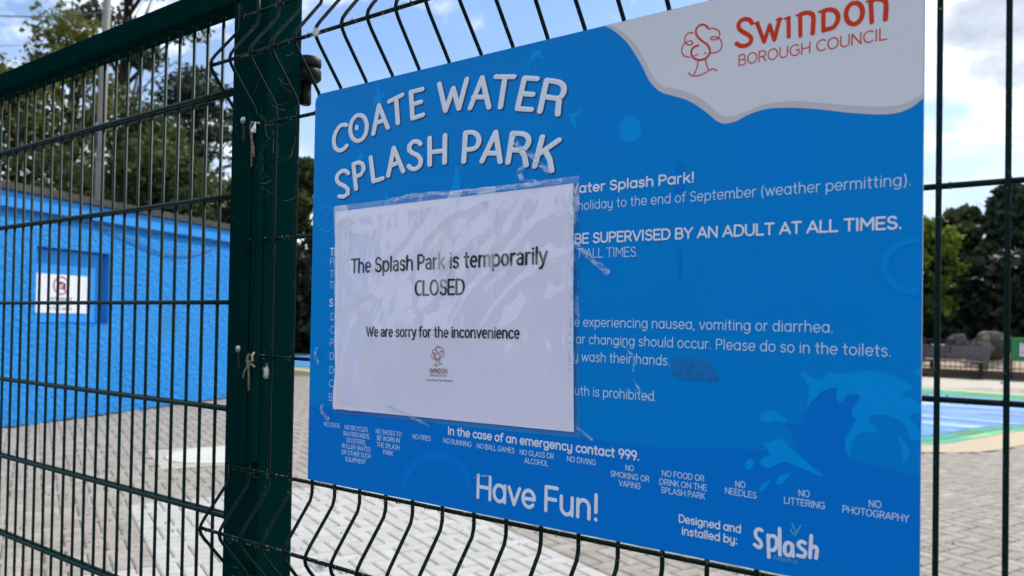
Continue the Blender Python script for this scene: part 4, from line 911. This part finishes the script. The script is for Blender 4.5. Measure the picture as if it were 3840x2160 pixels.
tape([(1600, 1130), (1560, 1180), (1600, 1240), (1680, 1245)], .010, c1, 2, 'curled clear tape loop above the notice top edge', .0030)
tape([(680, 1362), (900, 1325), (1150, 1310), (1420, 1285), (1620, 1262), (1850, 1238)], .009, c1, 3, 'long clear tape strip along the top of the notice', .0016)
tape([(262, 500), (350, 580), (420, 640), (480, 690)], .010, c3, 4, 'torn clear tape tail hanging over the words ALL TIMES', .0030)
tape([(500, 1115), (560, 1122), (600, 1165), (628, 1190), (620, 1280)], .0035, c3, 5, 'white edged tape sliver curling through the word hands', .0018)
tape([(620, 1322), (650, 1370), (690, 1415), (735, 1445)], .0030, c3, 6, 'tape sliver ending at the word prohibited', .0018)
tape([(235, 1270), (240, 1150), (250, 800), (258, 500), (250, 230)], .006, c3, 7, 'clear tape strip down the right edge of the notice', .0016)
tape([(150, 945), (140, 985), (160, 1040)], .007, c4, 8, 'small clear tape scrap beside the bullet list', .0022)
tape([(175, 1255), (180, 1300), (215, 1335)], .010, c4, 9, 'triangular clear tape scrap under the notice left corner', .0020)
tape([(770, 35), (950, 120), (1130, 210)], .006, c5, 10, 'slanting clear tape strip under the notice bottom edge', .0016)
tape([(2300, 215), (2340, 240), (2440, 320)], .004, c5, 11, 'thin clear tape thread right of the emergency line', .0016)
tape([(1480, 620), (1530, 605), (1610, 600)], .004, c5, 12, 'clear tape scrap on top of the word Have', .002)

# ------------------------------------------------------------------ grime, strings, webs
def knot(name, P, r, m, label, cat):
    b = MB()
    for q in P:
        q = [Vector(p) for p in q]; b.tube(q, [r * random.uniform(.7, 1.2) for _ in q], 7)
    o = b.build(name, m, None, True); tag(o, label, cat); return o
def pY(x, y, Y): q = onY(x, y, Y); return (q.x, q.y, q.z)
def d3(x, y): return (820 + x / 3.622, 1250 + y / 3.622)
knot('string', [[pY(*d3(*p), yy) for p, yy in (((425, 280), -.016), ((395, 310), -.020), ((390, 360), -.022), ((395, 440), -.018), ((350, 520), -.017), ((332, 610), -.017))],
                [pY(*d3(*p), yy) for p, yy in (((400, 380), -.024), ((408, 500), -.017), ((412, 600), -.016), ((410, 780), -.015))],
                [pY(*d3(*p), yy) for p, yy in (((480, 262), -.012), ((450, 300), -.020), ((460, 380), -.024), ((440, 390), -.026), ((400, 370), -.026), ((440, 420), -.025), ((485, 460), -.018))]], .0022, M['string'], 'knotted grey string tied round the fence wire beside the lower bolt', 'string')
def d2(x, y): return (840 + x / 3.624, 400 + y / 3.624)
knot('string', [[pY(*d2(*p), yy) for p, yy in (((480, 225), -.012), ((430, 222), -.02), ((380, 215), -.022), ((360, 260), -.02), ((370, 400), -.017), ((400, 560), -.016), ((408, 680), -.016))],
                [pY(*d2(*p), yy) for p, yy in (((375, 320), -.02), ((380, 520), -.017), ((374, 815), -.016))]], .0022, M['string'], 'grey string hanging from the wire under the upper bolt', 'string')
b = MB(); b.add([pY(*d2(430, 200), -.024), pY(*d2(356, 325), -.020), pY(*d2(395, 350), -.026), pY(*d2(432, 355), -.021), pY(*d2(425, 270), -.029)], [(0, 1, 2), (0, 2, 4), (4, 2, 3), (0, 4, 3)]); o = b.build('paper_scrap', M['fluff']); tag(o, 'torn white paper scrap caught in the string by the upper bolt', 'scrap')
def fluff(P, r, n, name, label, m='fluff'):
    b = MB(); c = Vector(P)
    for k in range(n):
        p = c + Vector((random.gauss(0, 1) * r[0], random.gauss(0, 1) * r[1] * .5, random.gauss(0, 1) * r[2])); pts = [p]
        dv = Vector((random.gauss(0, 1), random.gauss(0, .5), random.gauss(0, 1))).normalized()
        for i in range(4): dv = (dv + Vector((random.gauss(0, .6), random.gauss(0, .4), random.gauss(0, .6)))).normalized(); p = p + dv * r[0] * .35; pts.append(p)
        b.tube(pts, .00025, 4, False)
    o = b.build(name, M[m]); tag(o, label, 'fluff'); return o
fluff(pY(*d3(645, 520), -.004), (.0020, .003, .0045), 220, 'fluff_ball', 'white fluffy egg sac stuck beside a wire on the post')
fluff(pY(1200, 2120, -.045), (.005, .004, .004), 200, 'fluff_ball', 'white fluff clump wrapped round the folded wire below the sign')
fluff(pY(1183, 122, -.058), (.003, .003, .003), 90, 'fluff_ball', 'small white fluff where wires cross above the sign corner')
# cobweb threads and dirt crusts: nobody could count them
b = MB()
def thread(a, c, sag, r=.00012):
    a, c = Vector(a), Vector(c); pts = [a.lerp(c, t) + Vector((0, 0, -sag * 4 * t * (1 - t))) + Vector([random.gauss(0, .0006)] * 3) for t in np.linspace(0, 1, 6)]; b.tube(pts, r, 4, False)
for k in range(26):
    x, y = random.uniform(960, 1110), random.uniform(150, 760); thread(pY(x, y, random.uniform(-.05, .02)), pY(x + random.uniform(-50, 60), y + random.uniform(-40, 90), random.uniform(-.05, .02)), .003)
for k in range(40):
    i = random.randint(-3, 12); z = ZG + random.choice((-.5975, 0, .1, -.695, .2)); yy = -.052 if abs(z - ZG - .1) < .01 or abs(z - ZG + .695) < .01 else 0
    x = i * PITCH + random.uniform(-.01, .03); thread((x, yy, z - .003), (x + random.uniform(.01, .03), yy, z - random.uniform(.006, .02)), .002)
o = b.build('cobwebs', M['web']); tag(o, 'dusty cobweb threads strung between the fence wires', kind='stuff')
b = MB()
def crust(c, r):
    bm = bmesh.new(); bmesh.ops.create_icosphere(bm, subdivisions=1, radius=1)
    for v in bm.verts: v.co = Vector((v.co.x * r * random.uniform(.6, 1.3), v.co.y * r * random.uniform(.6, 1.3), v.co.z * r * random.uniform(.9, 2.0))) + Vector(c)
    bm.verts.index_update(); b.add([v.co[:] for v in bm.verts], [[v.index for v in f.verts] for f in bm.faces]); bm.free()
for k in range(-4, 20):
    for j in range(26):
        z = random.choice((random.uniform(-.55, .02), random.uniform(.02, .2), random.uniform(-.8, -.58), random.gauss(0, .008), random.gauss(-.5975, .008)))
        t = 0
        if .016 < z < .184: t = -.0545 * (1 - abs(z - .1) / .084)
        elif -.779 < z < -.611: t = -.0545 * (1 - abs(z + .695) / .084)
        a = random.uniform(0, 6.28); crust((k * PITCH + .0028 * math.cos(a), t - .0028 * abs(math.sin(a)), ZG + z), random.choice((.0004, .0005, .0006, .0009)))
    for zz, yy in ((0, 0), (.1, -.0545), (.2, 0), (-.2, 0), (-.4, 0), (-.5975, 0), (-.695, -.0545)):
        for j in range(7): crust((k * PITCH + random.uniform(0, PITCH), yy + .0052 - .002, ZG + zz + .0028 * random.choice((-1, 1))), random.choice((.0005, .0007, .0011)))
o = b.build('dirt_crust', M['web']); tag(o, 'specks of dirt and lichen crusted on the fence wires', kind='stuff')

# ------------------------------------------------------------------ no photography sign on the wall
ns = empty('photography_sign'); ns.location = WA + WD * .85 + WN * (-D + .047) + Vector((0, 0, 1.56)); ns.rotation_euler = (0, 0, WTH - math.pi / 2); tag(ns, 'small white sign with red circle on blue wall saying photography prohibited', 'sign')
b = MB(); b.bbox(0, .006, -.37, .37, -.235, .245, .002); b.build('panel', M['white'], ns)
M['redpaint'] = mat('red_print', (.50, .012, .02), .5, .4)
b = MB()
V = []; F = []
for k in range(40):
    a = 2 * math.pi * k / 40
    for r in (.098, .116): V.append((.0075, -.02 + r * math.cos(a), .11 + r * math.sin(a)))
for k in range(40): F.append((2 * k, 2 * k + 1, (2 * k + 3) % 80, (2 * k + 2) % 80))
b.add(V, F); c_, s_ = math.cos(R(-45)), math.sin(R(-45))
b.add([(.0085, -.02 + c_ * x - s_ * z, .11 + s_ * x + c_ * z) for x, z in ((-.1, -.008), (.1, -.008), (.1, .008), (-.1, .008))], [(0, 1, 2, 3)]); b.build('red_circle', M['redpaint'], ns)
b = MB(); b.add([(.0065, -.085, .065), (.0065, .045, .065), (.0065, .045, .145), (.0065, -.085, .145)], [(0, 1, 2, 3)]); b.add([(.0065, -.05, .1451), (.0065, .01, .1451), (.0065, .0, .160), (.0065, -.04, .160)], [(0, 1, 2, 3)]); b.build('camera_symbol', M['ink'], ns)
b = MB(); b.lathe([(.03, .0068), (.03, .0070)], 20, (0, -.02, .105), 'X'); b.build('lens_symbol', M['white'], ns)
b = MB()
for s, z, wd in (('PHOTOGRAPHY', -.075, .36), ('PROHIBITED', -.135, .33), ('IN THIS AREA', -.195, .34)):
    st, W = text_strokes(s); k = wd / W
    for q in st:
        for seg in split_corners([(-.03 - wd / 2 + x * k, z + y * .036 / 7) for x, y in q]): ribbon(b, seg, .006, .0002, .0066 + random.uniform(0, .0001))
V = [(-y, x, z) for x, y, z in b.V]; mesh_obj('lettering', V, b.F, M['ink'], ns)

# ------------------------------------------------------------------ pole and cables
po = empty('utility_pole'); pd = Vector((-.899, .437, 0)) * 14.6 + Vector((CAM.x, CAM.y, 0)); po.location = pd; tag(po, 'tall grey concrete pole behind the blue building', 'pole')
b = MB(); b.tube([(0, 0, -.1), (.0, .0, 4), (.03, .10, 9.5)], [.075, .066, .058], 16); b.build('shaft', M['concrete'], po, True)
b = MB(); b.tube([(.0, -.07, 4.35), (.0, -.08, 4.1)], .02, 6); b.tube([(.068 * math.cos(a), .068 * math.sin(a), 3.9) for a in np.linspace(0, 6.283, 17)], .006, 5); b.build('bracket', M['iron'], po)
def dirp(x, y, dist): d = ray(x, y); h = math.hypot(d.x, d.y); return CAM + d * (dist / h)
b = MB(); A_, B_ = dirp(-500, -40, 19), dirp(389, 46, 14.6); b.tube([A_.lerp(B_, t) + Vector((0, 0, -.25 * 4 * t * (1 - t))) for t in np.linspace(0, 1, 16)], .012, 5); o = b.build('overhead_cable', M['wirecable']); tag(o, 'thin overhead cable running left from the concrete pole', 'cable')
b = MB(); A_, B_ = dirp(-600, 190, 30), dirp(260, 165, 26); b.tube([A_.lerp(B_, t) for t in np.linspace(0, 1, 6)], .008, 5); o = b.build('overhead_cable', M['wirecable']); tag(o, 'lower faint overhead cable at the far left among the treetops', 'cable')

# ------------------------------------------------------------------ trees
def leaves(name, clumps, n, size, m, parent, squash=1.0, elong=1.4):
    """leaf-sized rhombi through the clump volumes; clumps = (centre, (rx, ry, rz))"""
    vol = np.array([c[1][0] * c[1][1] * c[1][2] for c in clumps]) ** .8; vol /= vol.sum()
    idx = rng.choice(len(clumps), n, p=vol); cen = np.array([tuple(c[0]) for c in clumps])[idx]; rad = np.array([c[1] for c in clumps])[idx]
    d = rng.normal(size=(n, 3)); d /= np.linalg.norm(d, axis=1)[:, None]; r = rng.random(n) ** .45
    r *= 1 + .25 * np.sin(d[:, 0] * 5 + idx) * np.cos(d[:, 2] * 6 + idx * 2)
    P = cen + d * rad * r[:, None]
    a = rng.normal(size=(n, 3)); a[:, 2] *= squash; a /= np.linalg.norm(a, axis=1)[:, None]; t = rng.normal(size=(n, 3)); b_ = np.cross(a, t); b_ /= np.linalg.norm(b_, axis=1)[:, None]
    s = size * rng.uniform(.5, 1.35, n)[:, None]
    V = np.stack([P - a * s * elong / 2, P + b_ * s / 2, P + a * s * elong / 2, P - b_ * s / 2], 1).reshape(-1, 3)
    me = bpy.data.meshes.new(name); me.vertices.add(n * 4); me.vertices.foreach_set('co', V.astype(np.float32).ravel()); me.loops.add(n * 4); me.loops.foreach_set('vertex_index', np.arange(n * 4, dtype=np.int32))
    me.polygons.add(n); me.polygons.foreach_set('loop_start', np.arange(0, n * 4, 4, dtype=np.int32)); me.polygons.foreach_set('loop_total', np.full(n, 4, dtype=np.int32)); me.update()
    tone = np.clip(rng.random(n) * .6 + (np.sin(idx * 12.9898) * .5 + .5) * .45, 0, 1)
    at = me.attributes.new('tone', 'FLOAT', 'FACE'); at.data.foreach_set('value', tone.astype(np.float32)); me.materials.append(m)
    return link(name, me, parent)
def tree(x, y, H, R0, m, label, cat='tree', name='tree', n=22000, size=.10, nc=26, zlo=.3, shape='round', group='trees beyond the splash park', seed=1, lean=(0, 0), density=1, trunk_r=None):
    rs = random.Random(seed); t = empty(name, (x, y, -.1)); tag(t, label, cat, group)
    cl = []; b = MB(); tr = trunk_r or H * .022
    top = Vector((lean[0], lean[1], H * .92)); path = [Vector((0, 0, 0)).lerp(top, k / 5) + Vector((rs.gauss(0, .012) * H, rs.gauss(0, .012) * H, 0)) * (0 if k in (0,) else 1) for k in range(6)]
    b.tube(path, [tr * (1.15 - .95 * k / 5) for k in range(6)], 9)
    for k in range(nc):
        f = zlo + (1 - zlo) * ((k + .5) / nc); a = k * 2.4 + rs.uniform(-.4, .4)
        if shape == 'cone': rr = R0 * (1.05 - f) / (1.05 - zlo) * rs.uniform(.55, 1)
        elif shape == 'pine': rr = R0 * (math.sin(math.pi * min(1, (f - zlo) / (1 - zlo) * .8 + .25)) ** .7) * rs.uniform(.35, 1.0)
        else: rr = R0 * (math.sin(math.pi * min(.97, (f - zlo) / (1 - zlo) * .9 + .14)) ** .6) * rs.uniform(.3, .95)
        c = Vector((rr * math.cos(a), rr * math.sin(a), f * H)) + Vector((lean[0] * f, lean[1] * f, 0))
        q = R0 * rs.uniform(.20, .38)
        sq = {'pine': (1.2, 1.2, .42), 'cone': (1, 1, .6), 'round': (1, 1, .8)}[shape]
        cl.append((c, (q * sq[0], q * sq[1], q * sq[2])))
        z0 = max(.15, f - .12 - .1 * rs.random()); s = Vector((lean[0] * z0, lean[1] * z0, z0 * H)); mid = s.lerp(c, .5) + Vector((0, 0, .03 * H * rs.uniform(-.5, 1)))
        b.tube([s, mid, c], [tr * .38, tr * .24, tr * .07], 6)
        for _ in range(2): e = c + Vector((rs.gauss(0, q * .7), rs.gauss(0, q * .7), rs.gauss(0, q * .5))); b.tube([mid, e], [tr * .14, tr * .03], 4, False)
    b.build('trunk', M['bark'], t, True)
    o = leaves('crown', cl, n, size, M[m], t); return t
def at(px_, dist): d = ray(px_, 1100); h = math.hypot(d.x, d.y); return CAM.x + d.x / h * dist, CAM.y + d.y / h * dist
BGL = 'trees behind the blue building'
for (px_, dist, H, R0, m, label, kw) in (
    (-420, 20, 5.6, 2.6, 'leaf_mid', 'leafy green tree at the far left edge beyond the blue building', dict(seed=11, n=9000, size=.11, nc=30)),
    (40, 19, 6.4, 2.3, 'leaf_mid', 'airy leafy tree with pale gaps above the left end of the blue roof', dict(seed=3, n=7000, size=.10, nc=34, zlo=.22)),
    (250, 20, 7.9, 2.0, 'leaf_mid', 'tall olive green tree just left of the concrete pole', dict(seed=5, n=9500, size=.10, nc=32, zlo=.22)),
    (560, 18, 5.6, 1.9, 'leaf_dark', 'bushy dark green tree low behind the roof right of the pole', dict(seed=8, size=.085, n=15000, nc=24, zlo=.25)),
    (455, 24, 13.5, 2.0, 'leaf_pine', 'tall bare stemmed pine rising past the gate top rail', dict(seed=21, n=4500, nc=14, zlo=.62, shape='pine', trunk_r=.17)),
    (720, 22, 8.0, 2.2, 'leaf_pine', 'dark layered pine behind the right end of the blue building', dict(seed=14, n=20000, size=.085, nc=30, zlo=.22, shape='pine')),
    (845, 20, 4.6, 1.3, 'leaf_pine', 'small dark pine beside the gate post', dict(seed=17, n=16000, nc=20, zlo=.15, shape='pine')),
    (640, 16.5, 4.6, 1.5, 'leaf_dark', 'low olive shrub like tree against the roof edge', dict(seed=31, n=14000, nc=18, zlo=.2)),
    (250, 16.5, 4.4, 1.5, 'leaf_dark', 'low dark shrub behind the roof left of the concrete pole', dict(seed=33, n=2200, nc=16, zlo=.25)),
    ):
    x, y = at(px_, dist); k = dict(n=20000, size=.10, nc=26, zlo=.25); k.update(kw); tree(x, y, H, R0, m, label, group=BGL, **k)
BGR = 'trees along the far side of the park'
spec = [(1150, 44, 9.6, 3.2, 'leaf_dark', 'dark rounded tree seen in the slit between post and sign'), (900, 46, 8, 3.2, 'leaf_mid', 'mid green tree far behind the gate post'),
        (1500, 43, 9, 3.4, 'leaf_dark', 'dark tree behind the left half of the sign'), (1900, 42, 9, 3.4, 'leaf_mid', 'green tree behind the middle of the sign'),
        (2350, 41, 8.5, 3.2, 'leaf_dark', 'dark tree behind the right half of the sign'), (2800, 40, 9, 3.2, 'leaf_mid', 'green tree behind the right part of the sign'), (3180, 38, 8, 3.0, 'leaf_dark', 'dark tree hidden by the right edge of the sign')]
for i, (px_, dist, H, R0, m, label) in enumerate(spec):
    x, y = at(px_, dist); tree(x, y, H, R0, m, label, group=BGR, n=11000 if i else 20000, size=.22, nc=24, zlo=.12, seed=40 + i)
for (px_, dist, H, R0, m, label, kw) in (
    (3440, 31, 5.2, 1.8, 'leaf_lime', 'bright lime green tree beside the right edge of the sign', dict(seed=60, n=16000, size=.13, nc=26, zlo=.28)),
    (3620, 38, 6.3, 2.6, 'leaf_dark', 'dark round tree behind the park bench', dict(seed=61, n=36000, size=.19, nc=28, zlo=.1)),
    (3790, 36, 7.0, 2.0, 'leaf_pine', 'dark conifer with uneven spires at the right', dict(seed=62, n=36000, size=.15, nc=34, zlo=.1, shape='cone')),
    (3980, 37, 7.5, 2.2, 'leaf_pine', 'tallest dark conifer at the right edge of the view', dict(seed=63, n=26000, size=.13, nc=34, zlo=.1, shape='cone')),
    (4300, 38, 7.3, 2.6, 'leaf_dark', 'dark tree beyond the right edge of the view', dict(seed=64, n=9000, size=.2, nc=22, zlo=.1)),
    ):
    x, y = at(px_, dist); tree(x, y, H, R0, m, label, group=BGR, **kw)
# hedge mass closing the view behind bench and slit
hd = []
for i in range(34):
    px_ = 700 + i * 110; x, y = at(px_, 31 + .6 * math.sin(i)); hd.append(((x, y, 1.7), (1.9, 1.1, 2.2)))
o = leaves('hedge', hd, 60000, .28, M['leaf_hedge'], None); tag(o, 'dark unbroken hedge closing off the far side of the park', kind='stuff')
hb = []
x0, y0 = at(600, 31.8); x1_, y1_ = at(4500, 31.8)
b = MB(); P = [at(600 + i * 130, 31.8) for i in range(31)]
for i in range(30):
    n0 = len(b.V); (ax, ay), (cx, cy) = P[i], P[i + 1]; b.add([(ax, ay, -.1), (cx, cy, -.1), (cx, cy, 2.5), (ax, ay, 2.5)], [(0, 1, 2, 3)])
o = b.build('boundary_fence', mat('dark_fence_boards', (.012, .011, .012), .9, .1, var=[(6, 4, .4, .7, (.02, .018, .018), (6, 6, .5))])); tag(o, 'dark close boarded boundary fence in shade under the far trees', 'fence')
# unseen trees added behind the camera as dark reflections for the plastic sleeve
for i, (x, y, lb) in enumerate(((-15, -24, 'unseen dark tree added for reflections farthest left on the near side'), (-7, -27, 'unseen dark tree added for reflections opposite the gate post'), (0, -29, 'unseen dark tree added for reflections opposite the sign'))):
    tree(x, y, 7 + (i % 3), 3.3, 'leaf_dark', lb, group='unseen trees added for reflections', n=7000, size=.3, nc=22, zlo=.12, seed=80 + i)

# ------------------------------------------------------------------ play area by the bench
def gz(x, y, z=0): return onZ(x, y, z)
# soil strip + low timber wall + railing
W0 = Vector((-.35, 23.75, 0)); WDIR = Vector((1, .03, 0)).normalized(); WPR = Vector((-WDIR.y, WDIR.x, 0))
def wl(s, d, z): q = W0 + WDIR * s + WPR * d; return (q.x, q.y, z)
o = mesh_obj('soil_strip', [wl(-24, -.9, -.004), wl(14, -.9, -.004), wl(14, .2, .01), wl(-24, .2, .01)], [(0, 1, 2, 3)], M['soil']); tag(o, 'mossy soil strip behind the far edge of the paving', kind='structure')
def wbox(b, s0, s1, d0, d1, z0, z1):
    V = [wl(s, d, z) for s in (s0, s1) for d in (d0, d1) for z in (z0, z1)]; b.add(V, [(0, 1, 3, 2), (4, 6, 7, 5), (0, 4, 5, 1), (2, 3, 7, 6), (0, 2, 6, 4), (1, 5, 7, 3)])
lw = empty('sleeper_wall', W0); tag(lw, 'low brown timber sleeper wall under the railing', 'wall')
for i in range(-9, 6):
    b = MB(); wbox(b, i * 2.4, i * 2.4 + 2.39, 0, .18, -.05, .21); V = [Vector(v) - W0 for v in b.V]; mesh_obj('sleeper', V, b.F, M['sleeper'], lw)
o = mesh_obj('play_sand', [wl(-2.0, .19, .20), wl(14, .19, .20), wl(14, 3.2, .85), wl(-2.0, 3.2, .85)], [(0, 1, 2, 3)], M['gravel']); tag(o, 'pale sand bank sloping up behind the railing', kind='structure')
rl = empty('railing', W0 + WPR * .09 + Vector((0, 0, .21))); tag(rl, 'black upright bar railing along the play area', 'railing')
rl.rotation_euler = (0, 0, math.atan2(WDIR.y, WDIR.x))
b = MB(); b.box(-.008, .008, -.008, .008, 0, .86); rm = bpy.data.meshes.new('bar'); rm.from_pydata(b.V, [], b.F); rm.materials.append(M['iron'])
for i in range(-30, 60): link('bar', rm, rl, (i * .125, 0, 0))
for z in (.06, .80): b = MB(); b.box(-3.8, 7.5, -.011, .011, z, z + .03); b.build('rail', M['iron'], rl)
wp = empty('timber_post', Vector(wl(-.42, .45, .2))); tag(wp, 'pale square timber post behind the bench backrest', 'post'); b = MB(); b.bbox(-.07, .07, -.07, .07, -.2, .98, .01); b.build('shaft', mat('pale_timber', (.25, .20, .14), .8, .2), wp)
def boulder(px_, py_, dist, r, label, seed):
    d = ray(px_, py_); h = math.hypot(d.x, d.y); c = CAM + d * (dist / h); bm = bmesh.new(); bmesh.ops.create_icosphere(bm, subdivisions=4, radius=1)
    for v in bm.verts:
        n = v.co.copy(); v.co = Vector((n.x * r[0], n.y * r[1], n.z * r[2])) * (1 + .28 * mnoise.noise(n * 1.3 + Vector((seed, 0, 0))) + .08 * mnoise.noise(n * 4 + Vector((0, seed, 0))))
    me = bpy.data.meshes.new('boulder'); bm.to_mesh(me); bm.free(); me.materials.append(M['rock']); o = link('boulder', me, None, c); tag(o, label, 'boulder', 'boulders in the play area'); return o
boulder(3718, 1290, 26.2, (.50, .42, .42), 'largest grey boulder behind the railing near the bench end', 2)
boulder(3590, 1290, 26.5, (.28, .25, .30), 'small pale topped boulder above the bench backrest', 5)
boulder(3675, 1310, 25.9, (.36, .3, .26), 'low rough boulder beside the timber post', 9)
boulder(3565, 1272, 26.3, (.10, .1, .08), 'little white stone on top of the small boulder', 12)
# bench
q0 = onZ(3672, 1421, 0); bdir = (Vector((-2.154, 24.077, 0)) - Vector((-.898, 23.494, 0))).normalized(); q0 = Vector((q0.x, q0.y, 0))
bn = empty('park_bench', q0, math.atan2(bdir.y, bdir.x)); tag(bn, 'dark slatted park bench facing the splash pad', 'bench')
# local x runs left from the right-hand foot; +y (local) is towards ... viewer side
sgn = -1
for i, (z, y, t) in enumerate(((.46, .30, .1), (.46, .185, .1), (.46, .07, .1), (.46, -.045, .1))):
    b = MB(); b.bbox(-.22, 1.9, sgn * (-y) - .05, sgn * (-y) + .05, z - .02, z + .02, .004); b.build('seat_slat', M['timber'], bn)
for i in range(3):
    z = .56 + i * .125; b = MB(); b.bbox(-.22, 1.9, sgn * (.08 + .03 * i) - .018, sgn * (.08 + .03 * i) + .018, z - .061, z + .061, .004); b.build('back_slat', M['timber'], bn)
for x in (0, 1.35):
    b = MB(); b.bbox(x - .04, x + .04, -.10, -.02, 0, .46, .004); b.bbox(x - .03, x + .03, -.20, .34, .40, .438, .004); b.bbox(x - .05, x + .05, -.28, .36, 0, .05, .006); b.tube([(x, -.12, .42), (x, -.18, .88)], .022, 6); b.build('leg', M['iron'], bn)
# green notice board
nb = empty('notice_board', onZ(3792, 1424, 0)); tag(nb, 'bright green notice board holding a white plan at the right edge', 'sign'); nb.rotation_euler = (0, 0, R(3))
b = MB(); b.bbox(-.03, .03, -.03, .03, -.1, 1.15, .004); b.build('post', M['iron'], nb)
b = MB(); b.bbox(1.27, 1.33, -.03, .03, -.1, 1.15, .004); b.build('post', M['iron'], nb)
b = MB(); b.bbox(.0, 1.3, -.06, -.032, .50, 1.13, .006); b.build('panel', M['signgreen'], nb)
b = MB(); b.bbox(.15, 1.15, -.068, -.061, .60, 1.02, .006); b.build('frame', M['iron'], nb)
b = MB(); b.bbox(.175, 1.125, -.072, -.069, .625, .995, .001); b.build('plan', mat('plan_print', (.55, .58, .62), .5, .4, var=[(14, 5, .50, .60, (.28, .30, .34))]), nb)

# litter, small white stones on the paving
b = MB()
for k in range(700):
    u, v = random.uniform(-7.5, 1), random.uniform(-.6, 4.5)
    if random.random() < .6: u, v = random.uniform(-6.5, -3.3), random.uniform(-2.2, .2)
    x, y = xy2(u, v); r = random.choice((.003, .004, .006, .009)); crust((x, y, .003), r * .8)
o = b.build('grit', M['concrete']); tag(o, 'scattered pale grit and crumbs lying on the paving', kind='stuff')
